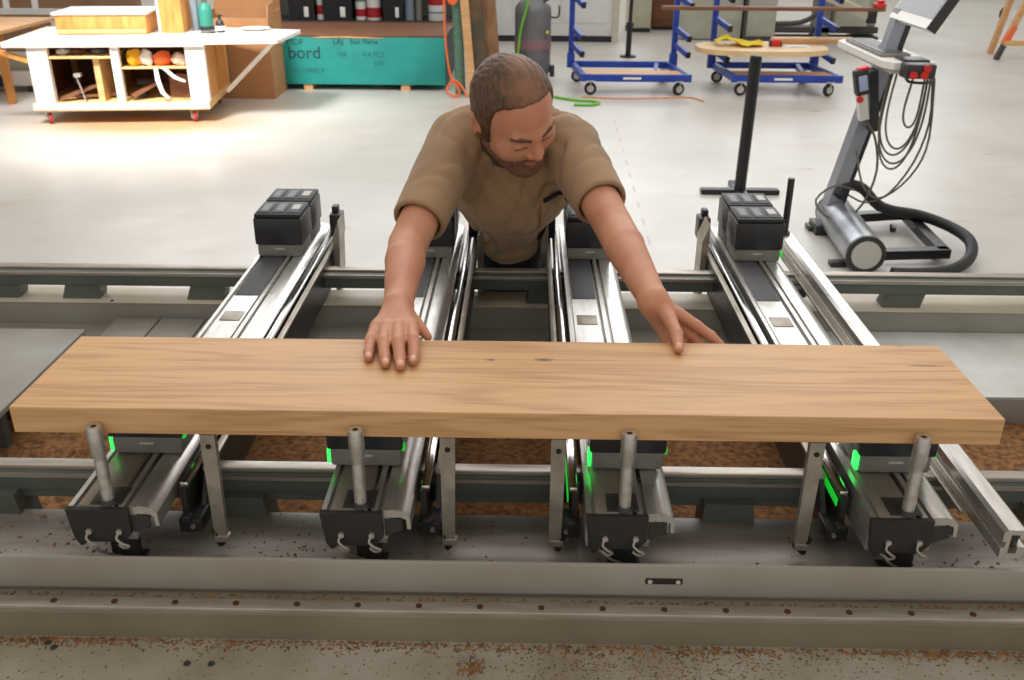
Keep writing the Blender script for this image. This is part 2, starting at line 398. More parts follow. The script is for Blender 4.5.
W('rear_bed_top', MB().box(XL, XR, 2.333, 2.44, 0.78, 0.7835, 0.001), PAINT_BEIGE)
W('bed_hole', MB().cyl((-1.115, 2.343, .7832), (-1.115, 2.343, .7842), .0055, n=12), HOLE)
W('rear_rail', MB().box(XL, XR, 2.352, 2.41, 0.823, 0.863, 0.003), PAINT_GREEN)
W('guide_strip', MB().box(XL, XR, 2.372, 2.40, 0.863, 0.870, 0.002), RAIL_STRIP)
W('rail_edge', MB().box(XL, XR, 2.348, 2.352, 0.853, 0.863, 0.001), RAIL_STRIP)
for x in (-2.2, -1.42, -1.20, -0.86, 0.06, 1.02, 1.45, 2.2):
    W('rail_foot', MB().prism([(x - 0.055, 0.7835), (x + 0.045, 0.7835), (x + 0.055, 0.826), (x - 0.04, 0.826)], 'y', 2.356, 2.408), PAINT_GREEN)

# ------------------------------------------------------------------ sawdust
def heap(seed, x0, x1, y0, y1, z0, nx, ny, h, bm):
    rnd = np.random.RandomState(seed)
    X = np.linspace(x0, x1, nx); Y = np.linspace(y0, y1, ny)
    Z = np.zeros((nx, ny))
    for _ in range(46):
        cx = rnd.uniform(x0, x1); cy = rnd.uniform(y0, y1); s = rnd.uniform(.03, .16); t = rnd.uniform(.02, .07)
        Z += rnd.uniform(.2, 1) * np.exp(-((X[:, None] - cx) / s) ** 2 - ((Y[None, :] - cy) / t) ** 2)
    Z = Z / Z.max() * h + rnd.rand(nx, ny) * 0.003 + np.clip((X[:, None] + .2) * .004, -.0022, .004)
    vs = [[bm.verts.new((X[i], Y[j], z0 + Z[i, j])) for j in range(ny)] for i in range(nx)]
    for i in range(nx - 1):
        for j in range(ny - 1): bm.faces.new((vs[i][j], vs[i + 1][j], vs[i + 1][j + 1], vs[i][j + 1]))
sd = MB()
heap(1, -2.55, 2.55, 1.395, 1.962, 0.650, 380, 44, 0.035, sd.bm)
rnd = random.Random(5)
def chip(x, y, z, s):
    a = rnd.uniform(0, PI); c, q = math.cos(a), math.sin(a); w = s * rnd.uniform(.3, .8); h = s * rnd.uniform(.15, .5)
    P = [(-s, -w), (s, -w), (s * .7, w), (-s * .8, w)]
    B = [sd.bm.verts.new((x + u * c - v * q, y + u * q + v * c, z)) for u, v in P]
    T = [sd.bm.verts.new((x + .6 * (u * c - v * q), y + .6 * (u * q + v * c), z + h)) for u, v in P]
    for k in range(4): sd.bm.faces.new((B[k], B[(k + 1) % 4], T[(k + 1) % 4], T[k]))
    sd.bm.faces.new(T)
for _ in range(1500):                                               # along the foot of the lower beam
    x = rnd.uniform(-1.2, 1.3)
    if math.sin(x * 9 + 1) + math.sin(x * 23) + rnd.uniform(-1.6, 1.6) < -0.2: continue
    chip(x, 1.134 - abs(rnd.gauss(0, .012)), 0.7205, rnd.uniform(.001, .0032))
for _ in range(2600):                                               # scattered on the ledge
    x = rnd.gauss(0.22, .16) if rnd.random() < .7 else rnd.uniform(-1, 1.1)
    chip(x, rnd.uniform(1.0, 1.13), 0.7205, rnd.uniform(.0007, .0018))
for _ in range(120): chip(rnd.gauss(-.07, .012), rnd.gauss(1.085, .010), 0.7205, rnd.uniform(.001, .003))
for _ in range(900):                                                # behind the screw strip
    x = rnd.uniform(-1.3, 1.3); chip(x, rnd.uniform(1.169, 1.184), 0.7685, rnd.uniform(.001, .003))
for _ in range(420):                                                # on the bed plate
    x = rnd.choice([rnd.uniform(-1.2, 1.2), rnd.gauss(.75, .12), rnd.gauss(-.3, .1), rnd.gauss(-.75, .1)]); chip(x, rnd.uniform(1.228, 1.385), 0.781 if True else 0, rnd.uniform(.001, .0035))
for _ in range(1500): chip(rnd.choice([rnd.gauss(-.72, .10), rnd.gauss(-.25, .14), rnd.gauss(.28, .2), rnd.gauss(.75, .12)]), 1.135 - abs(rnd.gauss(0, .010)), 0.7205, rnd.uniform(.001, .003))
sdo = obj('sawdust', sd, SAWDUST, smooth=0)
tag(sdo, 'brown sawdust and wood chips strewn along the machine bed', 'sawdust', kind='stuff')

# ------------------------------------------------------------------ consoles
CX = [-0.652, -0.253, 0.162, 0.604]
Z0 = 0.78
def console(xc, s, label):
    """support console running front to back; s is the side its rail carriage hangs on"""
    t = thing('support_console', label, 'console', (xc, 1.9, Z0), group='support consoles across the bed')
    def C(name, mb, m, p=None):
        for v in mb.bm.verts: v.co.y -= 1.9; v.co.z -= Z0
        return obj(name, mb, m, p or t)
    y0, y1 = 1.222, 2.66
    C('profile', MB().prism([(-.06, .845), (-.06, .908), (-.052, .908), (-.052, .899), (-.047, .899), (-.047, .905), (.012, .905), (.012, .890), (.019, .890), (.019, .908), (.028, .908), (.028, .893), (.035, .893), (.035, .907),
                             (.058, .908), (.070, .904), (.078, .895), (.079, .872), (.073, .872), (.072, .890), (.062, .894), (.045, .893), (.040, .845)], 'y', y0, y1), ALU)
    C('top_plate', MB().box(-.046, .011, y0 + .004, 1.40, .9052, .9072, .0006), ALU_WORN)
    C('scale_plate', MB().box(-.040, .006, 1.95, 2.0, .9052, .9066, .0005), ALU_WORN)
    C('dark_seal', MB().box(-.046, .011, 2.10, y1 - .05, .9052, .9064, .0004), PODCELL)
    C('end_plate', MB().prism([(-.062, .907), (.036, .907), (.036, .862), (.022, .846), (-.030, .846), (-.048, .838), (-.056, .852)], 'y', 1.213, 1.2215), PLATE_DK)
    C('lip_cover', MB().prism([(.038, .860), (.066, .872), (.066, .892), (.038, .892)], 'y', 1.219, 1.2225), STEEL_DK)
    for dx in (-.030, .018): C('bolt', MB().cyl((dx, 1.209, .867), (dx, 1.214, .867), .0048, n=10), ALU)
    for dx, dd in ((-.030, .012), (.018, .014)):
        C('wire_hook', MB().tube([(dx, 1.211, .866), (dx - .004, 1.206, .858), (dx + .004, 1.204, .850), (dx + dd, 1.206, .843), (dx + dd * .3, 1.208, .838), (dx - .004, 1.21, .844)], .0022, 6), ALU_WORN)
    C('foot', MB().box(-.012, .026, 1.232, 1.262, Z0 + .0065, .846, .003).box(-.020, .034, 1.228, 1.268, Z0 + .0065, Z0 + .012, .002), STEEL_DK)
    C('brace_wire', MB().tube([(-.038, 1.212, .845), (-.022, 1.216, .826), (-.002, 1.23, .806), (.006, 1.236, .800)], .0024, 6), ALU_WORN)
    C('pin_base', MB().box(-.028, .022, 1.226, 1.275, .9072, .9092, .001).cyl((0, 1.234, .909), (0, 1.234, .915), .0145, .0125), STEEL_DK)
    C('stop_pin', MB().lathe([(.0098, .913), (.0098, .985), (.0092, .99), (.0118, .997), (.0122, 1.040), (.0112, 1.046), (.0045, 1.046), (.0040, 1.040)], (0, 1.234, 0), 20), ALU)
    C('pin_cap', MB().cyl((0, 1.234, 1.036), (0, 1.234, 1.0455), .0043, n=12), HOLE)
    # the carriage with its linear rail on side s
    e = .086 if s > 0 else -.068
    def sx(a, b): return (min(e + s * a, e + s * b), max(e + s * a, e + s * b))
    a, b = sx(0, .010); C('side_beam', MB().prism([(1.34, .80), (2.60, .80), (2.60, .890), (1.30, .890), (1.30, .835)], 'x', a, b), STEEL_DK)
    a, b = sx(.002, .016); C('linear_rail', MB().box(a, b, 1.30, 2.63, .890, .902, .002), CHROME)
    a, b = sx(.022, .030); C('side_plate', MB().prism([(1.31, .815), (1.50, .79), (2.45, .79), (2.60, .83), (2.60, .885), (1.36, .885)], 'x', a, b), STEEL_DK)
    a, b = sx(.020, .033); C('side_edge', MB().box(a, b, 1.36, 2.60, .885, .891, .001), ALU_WORN)
    C('guide_block', MB().box(*sx(-.004, .034), 1.285, 1.335, .812, .838, .003).box(*sx(.004, .020), 1.276, 1.29, .838, .85, .002), BLACK_PL)
    for y in (1.295, 1.318): C('block_bolt', MB().cyl((e + s * .008, 1.279, y - .455 if False else .846), (e + s * .008, 1.2825, .846), .004, n=8) if y == 1.295 else MB().cyl((e + s * .020, 1.281, .826), (e + s * .020, 1.2855, .826), .004, n=8), ALU)
    bo = {CX[0]: .056, CX[1]: .037, CX[2]: .024, CX[3]: .060}[xc]
    x1, x2 = sx(bo, bo + .024)
    br = C('lift_bracket', MB().prism([(x1, .800), (x2 - .004, .800), (x2, 1.006), (x1, 1.006)], 'y', 1.278, 1.290).box(x1, x2, 1.275, 1.292, .80, .812, .002), ALU_WORN)
    C('bracket_hole', MB().cyl(((x1 + x2) / 2, 1.2765, .985), ((x1 + x2) / 2, 1.2785, .985), .0045, n=12), HOLE, br)
    C('bracket_tip', MB().bar((e + s * bo, 1.284, .822), (e + s * (bo + .010), 1.280, .792), .010, .008), BLACK, br)
    # far end: hanging silver bracket and the dark end cheek
    x1, x2 = sx(.036, .048)
    C('far_bracket', MB().prism([(x1, .925), (x2 + s * 0 + .006, .975), (x2 + .008, .94), (x2, .76), (x1, .75)], 'y', 2.47, 2.55), ALU_WORN)
    C('far_bracket_foot', MB().bar((e + s * .040, 2.46, .80), (e + s * .040, 2.46, .735), .016, .014), BLACK)
    C('far_block', MB().box(*sx(.006, .040), 2.585, 2.64, .89, .955, .004).box(*sx(.012, .030), 2.60, 2.63, .955, .975, .003), STEEL_DK)
    if s < 0: C('led_strip', MB().box(*sx(.0165, .0185), 1.302, 1.42, .872, .886), LED_DIM)
    return t
console(CX[0], 1, 'steel support console under the left end of the board')
console(CX[1], 1, "steel support console in front of the man's right hand")
console(CX[2], -1, "steel support console below the man's left forearm")
console(CX[3], -1, 'steel support console under the right end of the board, next to the loose aluminium bar')

# ------------------------------------------------------------------ suction pods
def pod(loc, label, group, leds=False):
    t = thing('suction_pod', label, 'pod', loc, group=group)
    obj('base', MB().box(-.060, .060, -.058, .058, 0, .034, .006), PODGREY, t)
    obj('maker_mark', MB().box(-.012, .012, -.0588, -.0575, .020, .024), PODMARK, t)
    obj('body', MB().box(-.0635, .0635, -.0615, .0615, .034, .106, .004), BLACK_PL, t)
    pd = obj('suction_pad', MB().box(-.0605, .0605, -.0585, .0585, .106, .1175, .003), BLACK, t)
    for k in range(3):
        x = -.039 + .039 * k
        c = obj('pad_cell', MB().box(x - .016, x + .016, -.045, .045, .1175, .1195, .0008), PODCELL, pd)
        if k == 2: obj('cell_mark', MB().box(x - .010, x + .010, -.016, .026, .1195, .1199), PODMARK, pd)
        else: obj('cell_mark', MB().box(x - .009, x + .009, -.030, .030, .1195, .1199), PODCELL_L, pd)
    if leds:
        obj('indicator_lamp', MB().box(-.0655, -.060, -.056, -.034, .004, .032, .002), LED, t)
        obj('indicator_lamp', MB().box(.060, .066, -.056, -.044, .030, .042, .002), LED_DIM, t)
    return t
PX = [-0.648, -0.262, 0.176, 0.622]
for k, (dx, lab) in enumerate(zip((0, 0, 0, 0), (
        "suction pod with green lamp holding up the board's left end", "suction pod with bright green lamp below the man's right hand, under the board",
        "suction pod with green lamp below the man's left hand, under the board", "suction pod under the board's right end, beside the loose aluminium bar"))):
    pod((PX[k] if k != 0 else -.641, 1.404 if k else 1.434, .9076), lab, 'suction pods holding the board', True)
far = (('black suction pod at the far end of the left console, the nearer of two', 'black suction pod at the far end of the left console, right behind its twin'),
       ("black suction pod behind the man's right forearm, the nearer of two", "black suction pod behind the man's right forearm, half hidden by his shirt sleeve"),
       ("black suction pod beside the man's left arm, the nearer of two", "black suction pod beside the man's shirt pocket, behind another pod"),
       ('black suction pod with small green lamp at the far end of the right console', 'black suction pod at the right console far tip, in front of the black post'))
for k in range(4):
    for j in range(2):
        p = pod((CX[k] + (.002 if k < 2 else .012), 2.425 + .128 * j, .9066), far[k][j], 'suction pods parked at the far ends')
        if k == 3 and j == 0: obj('indicator_lamp', MB().box(.060, .066, -.058, -.046, .012, .026, .002), LED_DIM, p)

# ------------------------------------------------------------------ loose extrusion on the right
gb = thing('aluminium_bar', 'long slotted aluminium bar lying front to back past the right end of the board', 'bar', (0.752, 1.9, 0.78))
def G(name, mb, m): 
    for v in mb.bm.verts: v.co -= Vector((0.752, 1.9, 0.78))
    return obj(name, mb, m, gb)
gx0, gx1 = .7335, .7705
G('extrusion', MB().prism([(gx0, .862), (gx0, .880), (gx0 + .006, .882), (gx0 + .006, .890), (gx0, .892), (gx0, .908), (gx0 + .006, .913), (gx1 - .006, .913), (gx1, .908), (gx1, .896), (gx1 - .012, .896), (gx1 - .012, .904), (gx0 + .012, .904),
     (gx0 + .012, .870), (gx1 - .012, .870), (gx1 - .012, .882), (gx1, .882), (gx1, .862)], 'y', 1.185, 2.60), ALU)
G('core', MB().box(gx0 + .011, gx1 - .004, 1.20, 2.58, .871, .903), STEEL_DK)
G('slide_edge', MB().box(gx0 - .012, gx0, 1.30, 2.58, .862, .868, .001), ALU_WORN)
for y in (1.55, 2.30):
    G('support_arm', MB().box(.66, .735, y - .015, y + .015, .838, .862, .003).cyl((.70, y, .80), (.70, y, .84), .008), STEEL_DK)
G('end_post', MB().cyl((.742, 2.585, .90), (.742, 2.585, 1.075), .0095).cyl((.742, 2.585, .896), (.742, 2.585, .92), .016), STEEL_DK)

# ------------------------------------------------------------------ the board
bx, by = -0.025, 1.376
bd = obj('wooden_board', MB().box(-.758, .752, -.129, .129, 0, .0448, .0012, seg=1), OAK)
bd.location = (bx, by, 1.0252); tag(bd, 'thick light oak board laid across the four consoles', 'board')
# ------------------------------------------------------------------ casters
def caster_mb(x, y, r, w, ang=0.0):
    tire = MB(); c, s = math.cos(ang), math.sin(ang)
    d = Vector((-s, c, 0)) * (w / 2)
    o = Vector((x, y, r))
    R = Matrix.Rotation(ang, 3, 'Z')
    tire.lathe([(r * .55, -w / 2), (r * .9, -w / 2), (r, -w * .3), (r, w * .3), (r * .9, w / 2), (r * .55, w / 2)], o, 18, 'y', R)
    hub = MB().lathe([(r * .12, -w * .54), (r * .56, -w * .54), (r * .56, w * .54), (r * .12, w * .54)], o, 14, 'y', R)
    return tire, hub
def caster(parent, x, y, r, w, ztop, ang=0.0, tyre=None, fork=None):
    c = obj('caster', MB().box(x - r * .7, x + r * .7, y - r * .7, y + r * .7, ztop - .008, ztop, .002)
            .bar((x + w * .8 * -math.sin(ang), y + w * .8 * math.cos(ang), ztop), (x + w * .8 * -math.sin(ang), y + w * .8 * math.cos(ang), r * .8), r * .5, .006, (1, 0, 0))
            .bar((x - w * .8 * -math.sin(ang), y - w * .8 * math.cos(ang), ztop), (x - w * .8 * -math.sin(ang), y - w * .8 * math.cos(ang), r * .8), r * .5, .006, (1, 0, 0)), fork or HUB, parent)
    t, h = caster_mb(x, y, r, w, ang)
    obj('wheel', t, tyre or TIRE, c); obj('hub', h, HUB, c)
    return c

# ------------------------------------------------------------------ mobile workbench on the left
a0 = math.radians(6.2)
wb = thing('mobile_workbench', 'white-topped plywood workbench on red casters, with folding side flaps and open shelves', 'workbench', (-4.18, 8.03, 0), a0)
def B(name, mb, m, p=None): return obj(name, mb, m, p or wb)
Wd, Dp = 1.46, 1.0
B('base_platform', MB().box(0, Wd, 0, Dp, .112, .182, .004), PLY)
B('base_edge', MB().box(.0, Wd, -.004, 0, .125, .182), PLY_WHITE)
B('table_top', MB().box(-.15, Wd + .02, -.03, Dp + .05, .640, .685, .004), PLY_WHITE)
for x0, x1 in ((.03, .19), (.70, .765), (1.31, 1.47)):
    B('post', MB().box(x0, x1, 0, .07, .182, .640, .003), PLY_WHITE)
for x0, x1 in ((.03, .10), (1.39, 1.46)):
    B('post', MB().box(x0, x1, Dp - .07, Dp, .182, .640, .003), PLY)
B('side_panel', MB().box(1.435, 1.455, .08, .52, .182, .640), PLY_ORANGE)
B('side_panel', MB().box(1.435, 1.46, .55, Dp - .08, .182, .640), PLY_ORANGE)
B('side_panel', MB().box(.035, .05, .07, Dp - .07, .182, .640), WOOD_DK)
B('back_panel', MB().box(.05, 1.42, Dp - .02, Dp, .182, .640), WOOD_DK)
B('shelf', MB().box(.19, .70, .0, .75, .545, .562, .002), PLY)
B('divider', MB().box(.535, .585, .05, .9, .182, .545), PLY)
B('shelf', MB().box(.765, 1.31, .02, .75, .455, .468, .002), PLY)
B('right_flap', MB().prism([(Wd + .02, -.02), (2.08, .02), (2.20, .62), (2.20, .72), (Wd + .02, .92)], 'z', .655, .683), PLY_WHITE)
B('flap_hinge', MB().box(Wd + .005, Wd + .045, .1, .8, .648, .655), STEEL_DK)
B('flap_brace', MB().bar((1.55, .40, .20), (2.02, .28, .640), .05, .03), PLY_WHITE)
B('brace_block', MB().box(1.94, 2.10, .22, .34, .630, .656), PLY)
B('left_brace', MB().bar((.03, .05, .52), (-.36, .05, .655), .05, .035), PLY_ORANGE)
for x, y in ((.10, .06), (1.31, .06), (1.36, .90), (.10, .90)):
    caster(wb, x, y, .045, .03, .112, PI / 2 + .4, REDTYRE)
R6 = Matrix.Rotation(a0, 3, 'Z')
def WBp(x, y, z): return R6 @ Vector((x, y, z)) + Vector((-4.18, 8.03, 0))
def on_bench(name, label, cat, x, y, z, group=None): return thing(name, label, cat, WBp(x, y, z), a0, group)
# things on and in the bench
t = on_bench('wooden_tray_box', 'big white-topped wooden box on the left half of the workbench top', 'box', .16, .42, .6855)
obj('carcass', MB().box(0, .76, 0, .50, 0, .165, .004), PLY_ORANGE, t); obj('lid', MB().box(-.02, .78, -.015, .52, .165, .185, .003), PLY_WHITE, t)
obj('front_strip', MB().box(.01, .75, -.010, 0, .012, .045), PLY, t)
t = on_bench('plywood_crate', 'tall narrow brown plywood box at the middle of the workbench top', 'box', 1.00, .50, .6855)
obj('side_panel', MB().box(0, .02, 0, .40, 0, .33), PLY_WHITE, t); obj('side_panel', MB().box(.19, .21, 0, .40, 0, .33), PLY_ORANGE, t)
obj('front_panel', MB().box(.02, .19, .0, .02, 0, .33), PLY_ORANGE, t); obj('bottom_panel', MB().box(.02, .19, .02, .40, 0, .02), PLY, t)
t = on_bench('teal_jug', 'teal plastic jug with red cap on the workbench top', 'jug', 1.37, .72, .6855)
obj('jug_body', MB().lathe([(.055, 0), (.062, .01), (.062, .17), (.05, .21), (.024, .235), (.024, .26)], (0, 0, 0)), mat('teal_plastic', rgb(54, 140, 124), 0.45), t)
obj('cap', MB().cyl((0, 0, .255), (0, 0, .295), .030), RED, t); obj('black_foot', MB().cyl((.0, 0, -.0), (0, 0, .035), .066), BLACK_PL, t)
t = on_bench('pale_roll', 'pale grey upright tube beside the teal jug on the workbench', 'tube', 1.275, .72, .6855)
obj('tube_body', MB().lathe([(.034, 0), (.036, .005), (.036, .30), (.030, .305)], (0, 0, 0)), GREYBLUE, t)
t = on_bench('black_bottle', 'small black pump bottle with white label on the right flap', 'bottle', 1.52, .55, .6835)
obj('bottle_body', MB().lathe([(.030, 0), (.036, .008), (.036, .07), (.028, .10), (.012, .115), (.012, .135)], (0, 0, 0)), BLACK_PL, t)
obj('pump', MB().cyl((0, 0, .135), (0, 0, .15), .016).bar((0, 0, .146), (.035, 0, .142), .010, .008), BLACK, t); obj('label', MB().lathe([(.0365, .02), (.0367, .022), (.0367, .055), (.0365, .057)], (0, 0, 0)), PAPER, t)
o = obj('flat_white_tray', MB().lathe([(.05, .0), (.10, .002), (.135, .018), (.130, .020), (.09, .006)], (0, 0, 0), 30), WHITE_PL); o.location = WBp(1.80, .72, .684); o.scale = (1, .8, 1)
tag(o, 'shallow white dish on the right flap of the workbench', 'dish')
t = on_bench('hand_tool', 'small grey hand tool lying on the workbench beside the black bottle', 'tool', 1.40, .47, .6855)
obj('tool_body', MB().box(-.04, .04, -.02, .02, 0, .022, .006), TANKGREY, t); obj('tool_handle', MB().cyl((.035, 0, .011), (.09, .01, .011), .010), BLACK_PL, t)
# shelf contents
def blob(name, label, cat, x, y, z, rx, ry, rz, m, seed, group=None):
    mb = MB(); bm = mb.bm
    bmesh.ops.create_icosphere(bm, subdivisions=3, radius=1)
    rn = np.random.RandomState(seed); ph = rn.rand(9) * 6
    for v in bm.verts:
        c = v.co.normalized(); d = 1 + .16 * math.sin(3.1 * c.x + ph[0]) * math.sin(4 * c.y + ph[1]) + .10 * math.sin(7 * c.z + ph[2]) * math.sin(6 * c.x + ph[3])
        v.co = Vector((c.x * rx * d, c.y * ry * d, max(-.86, c.z) * rz * d + rz * .86))
    o = obj(name, mb, m, smooth=180); o.location = WBp(x, y, z); o.rotation_euler = (0, 0, a0); tag(o, label, cat, group); return o
blob('yellow_bag', 'crumpled yellow bag on the workbench shelf, beside the middle post', 'bag', .86, .12, .47, .065, .07, .075, YELLOW_D, 1)
blob('white_bag', 'white plastic bag slumped beside the yellow bag in the workbench', 'bag', .955, .13, .47, .06, .07, .07, WHITE_PL, 2)
blob('orange_bundle', 'orange and white bundle at the middle of the right shelf of the workbench', 'bundle', 1.09, .14, .47, .075, .08, .062, ORANGE, 3)
blob('pale_bundle', 'pale pink bundle beside the right post of the workbench shelf', 'bundle', 1.225, .13, .47, .065, .07, .055, mat('pale_pink', rgb(236, 206, 192), 0.8), 4)
t = on_bench('hanging_strap', 'white strap hanging in a loop below the right shelf of the workbench', 'strap', 1.04, -.006, 0)
obj('strap_band', MB().prism([(0, .47), (.03, .47), (.04, .36), (.06, .27), (.10, .22), (.085, .205), (.03, .255), (.0, .36)], 'y', -.004, .004), PAPER, t)
obj('strap_tail', MB().prism([(.06, .47), (.10, .47), (.17, .40), (.25, .36), (.24, .345), (.15, .38)], 'y', -.004, .004), PAPER, t)
t = on_bench('power_drill', 'dark cordless drill lying on the workbench floor behind the strap', 'drill', .90, .25, .1825)
obj('motor_body', MB().cyl((-.08, 0, .12), (.06, 0, .12), .036), BLACK_PL, t); obj('handle', MB().bar((-.03, 0, .11), (-.05, 0, .02), .034, .045, (1, 0, 0)), BLACK_PL, t); obj('battery', MB().box(-.10, -.01, -.035, .035, 0, .035, .004), DKGREY, t); obj('chuck', MB().cyl((.06, 0, .12), (.12, 0, .12), .022, .012), STEEL_DK, t)
t = on_bench('wooden_bin', 'brown wooden bin standing on the workbench floor near the right post', 'bin', 1.10, .20, .1825)
obj('bin_front', MB().box(0, .17, 0, .015, 0, .20), WOOD_DK, t)
for x in (0, .155): obj('bin_side', MB().box(x, x + .015, .015, .2, 0, .20), WOOD_DK, t)
obj('bin_back', MB().box(0, .17, .2, .215, 0, .20), WOOD_DK, t)
for k, (xa, ya, za, xb, zb, lab) in enumerate(((.20, .10, .20, .52, .31, 'brown offcut leaning in the left bay of the workbench'), (.30, .16, .215, .69, .215, 'brown offcut lying flat in the left bay of the workbench'), (.80, .10, .215, 1.02, .33, 'brown offcut propped beside the drill in the workbench'))):
    o = obj('wood_offcut', MB().bar((xa, ya, za), (xb, ya + .1, zb), .09, .022), WOOD_DK); o.location = WBp(0, 0, 0); o.rotation_euler = (0, 0, a0); tag(o, lab, 'offcut')
o = obj('metal_clamp', MB().bar((.42, .06, .20), (.375, .06, .40), .022, .010).box(.36, .42, .03, .09, .39, .42, .004).cyl((.43, .06, .20), (.43, -.0, .20), .008), ALU); o.location = WBp(0, 0, 0); o.rotation_euler = (0, 0, a0); tag(o, 'grey bar clamp standing in the left bay of the workbench', 'clamp')
for k, (x, c, lab) in enumerate(((.27, PAPER, 'white scrap on the small top-left shelf of the workbench'), (.40, WOOD_DK, 'brown scrap at the middle of the small top-left shelf'), (.56, TANKGREY, 'grey scrap at the right of the small top-left shelf'))):
    o = blob('shelf_scrap', lab, 'scrap', x, .15, .5622, .06, .06, .025, c, 10 + k)

# tan table further left
tt = thing('tan_table', 'tan wooden table at the far left edge behind the workbench flap', 'table', (-5.3, 9.0, 0))
obj('table_top', MB().box(-.9, .62, -.62, .75, .655, .69, .004), WOOD_TAN, tt); obj('front_edge', MB().box(-.9, .62, -.635, -.62, .645, .69), PLY, tt)
for x, y in ((-.8, -.5), (.5, .6), (-.8, .6), (.45, -.05)): obj('leg', MB().box(x - .03, x + .03, y - .03, y + .03, 0, .655), PLY_ORANGE, tt)
# white frame on the table, brown stack behind
lf = thing('white_tube_frame', 'white tubular stand at the top left behind the tan table', 'frame', (-5.75, 10.9, 0))
for x in (.0, .32): obj('upright', MB().bar((x, 0, .62), (x - .02, .15, 1.3), .05, .05), WHITE, lf)
obj('rail', MB().bar((-.9, 0, .62), (.6, 0, .62), .06, .06), WHITE, lf)
for x in (-.8, .5): obj('leg', MB().bar((x, 0, 0), (x, 0, .62), .05, .05, (1, 0, 0)), WHITE, lf)
bp = thing('brown_panel_stack', 'stack of upright brown panels behind the white stand at top left', 'panels', (-6.5, 12.2, 0))
for k in range(3): obj('panel', MB().box(-1.5, 1.7, .05 * k, .05 * k + .035, 0, 1.5 - .06 * k), BROWNWALL, bp)
gm = thing('floor_machine', 'low white machine with a grey pipe on the floor left of the workbench', 'machine', (-5.15, 9.55, 0))
obj('housing', MB().box(-.5, .3, -.05, .4, .06, .20, .02), WHITE_PL, gm); obj('upper_housing', MB().box(-.55, .25, .05, .45, .20, .32, .02), GREYMACH, gm)
obj('pipe', MB().cyl((-.05, -.09, .11), (-.05, .1, .11), .07), PODGREY, gm); obj('pipe_mouth', MB().cyl((-.05, -.094, .11), (-.05, -.088, .11), .05), BLACK, gm)
for x in (-.4, .2): obj('foot', MB().box(x - .04, x + .04, .0, .3, 0, .06), BLACK_PL, gm)

# ------------------------------------------------------------------ cardboard box
cb = thing('cardboard_box', 'large open cardboard box standing between the workbench and the teal crate', 'box', (-2.66, 9.28, 0))
def K(n, mb): return obj(n, mb, CARD, cb)
K('front_wall', MB().box(-.44, .22, 0, .012, .012, .745)); K('back_wall', MB().box(-.44, .22, .50, .512, .012, .80)); K('side_wall', MB().box(-.44, -.428, .012, .50, .012, .78)); K('side_wall', MB().box(.208, .22, .012, .50, .012, .78)); K('bottom', MB().box(-.44, .22, 0, .512, .0, .012))
K('flap', MB().prism([(-.44, .80), (.22, .80), (.22, .90), (.16, .93), (-.40, .93)], 'y', .505, .515)); K('flap', MB().prism([(.012, .78), (.50, .80), (.47, .90), (.05, .86)], 'x', .212, .222))

# ------------------------------------------------------------------ teal crate
cr = thing('teal_crate', 'long teal wrapped crate with brown top and dark printed lettering, raised on wooden blocks', 'crate', (-1.60, 9.75, 0))
def T(n, mb, m, p=None): return obj(n, mb, m, p or cr)
T('wrap', MB().box(-1.1, .785, 0, 1.05, .06, .525, .006), TEAL)
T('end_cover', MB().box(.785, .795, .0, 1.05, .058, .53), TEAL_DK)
T('top_sheet', MB().box(-1.1, .80, -.004, 1.06, .525, .545, .002), WOOD_DK)
for x in (-.62, .37, .05): T('block', MB().box(x - .045, x + .045, .02 if x != .05 else .3, .9, 0, .06), WOOD_TAN)
T('skid', MB().box(-1.08, .76, .55, .63, .02, .06), DKGREY)
T('torn_edge', MB().prism([(-.55, .512), (-.45, .528), (-.20, .532), (.10, .522), (.20, .512), (.0, .512), (-.25, .518)], 'y', -.009, -.004), PLY)
RT = (PI / 2, 0, 0)
for body, sz, x, z, m in (('MDF', .085, -.80, .445, INK), ('bord', .17, -.795, .315, INK), ('W CARB2 P', .062, -.76, .175, INK_MID), ('LAJ', .075, -.335, .455, INK), ('East Flame', .066, -.165, .458, INK),
                          ('108', .07, -.305, .335, INK_MID), ('4.4 PCS', .07, -.045, .335, INK_MID), ('JJ 95', .06, .065, .25, INK_MID), ('-', .06, -.02, .16, INK_MID)):
    text_mesh('printed_lettering', body, sz, m, cr, (x, -.0015, z), RT)

# ------------------------------------------------------------------ bins and rolls behind the crate
sh = thing('storage_rack', 'dark steel rack behind the teal crate holding bins and rolls', 'rack', (-1.8, 11.3, 0))
obj('shelf', MB().box(-1.3, 1.0, -.05, .55, .46, .50), DKGREY, sh); obj('back_panel', MB().box(-1.3, 1.0, .55, .57, .0, 2.0), mat('rack_back', rgb(112, 116, 108), 0.7, col2=rgb(84, 88, 80), scale=3), sh)
for x in (-1.28, .96): obj('post', MB().box(x, x + .05, -.05, .0, 0, 2.0), STEEL_DK, sh); obj('post', MB().box(x, x + .05, .5, .55, 0, 2.0), STEEL_DK, sh)
obj('shelf', MB().box(-1.3, 1.0, -.05, .55, 1.15, 1.19), DKGREY, sh)
def black_bin(x, w, lab, h=.42):
    t = thing('black_bin', lab, 'bin', (x, 11.32, .5005), group='black bins on the rack')
    obj('bin_body', MB().prism([(-w / 2 + .01, 0), (w / 2 - .01, 0), (w / 2, h), (-w / 2, h)], 'y', 0, .34), DK_BIN, t); obj('rim', MB().box(-w / 2 - .006, w / 2 + .006, -.008, .35, h, h + .02, .003), BLACK, t)
    obj('label', MB().box(w * .10, w * .27, -.004, .0, .04, .15, .001), PAPER, t)
    return t
black_bin(-2.58, .30, 'black storage bin at the left end of the rack, above the cardboard box')
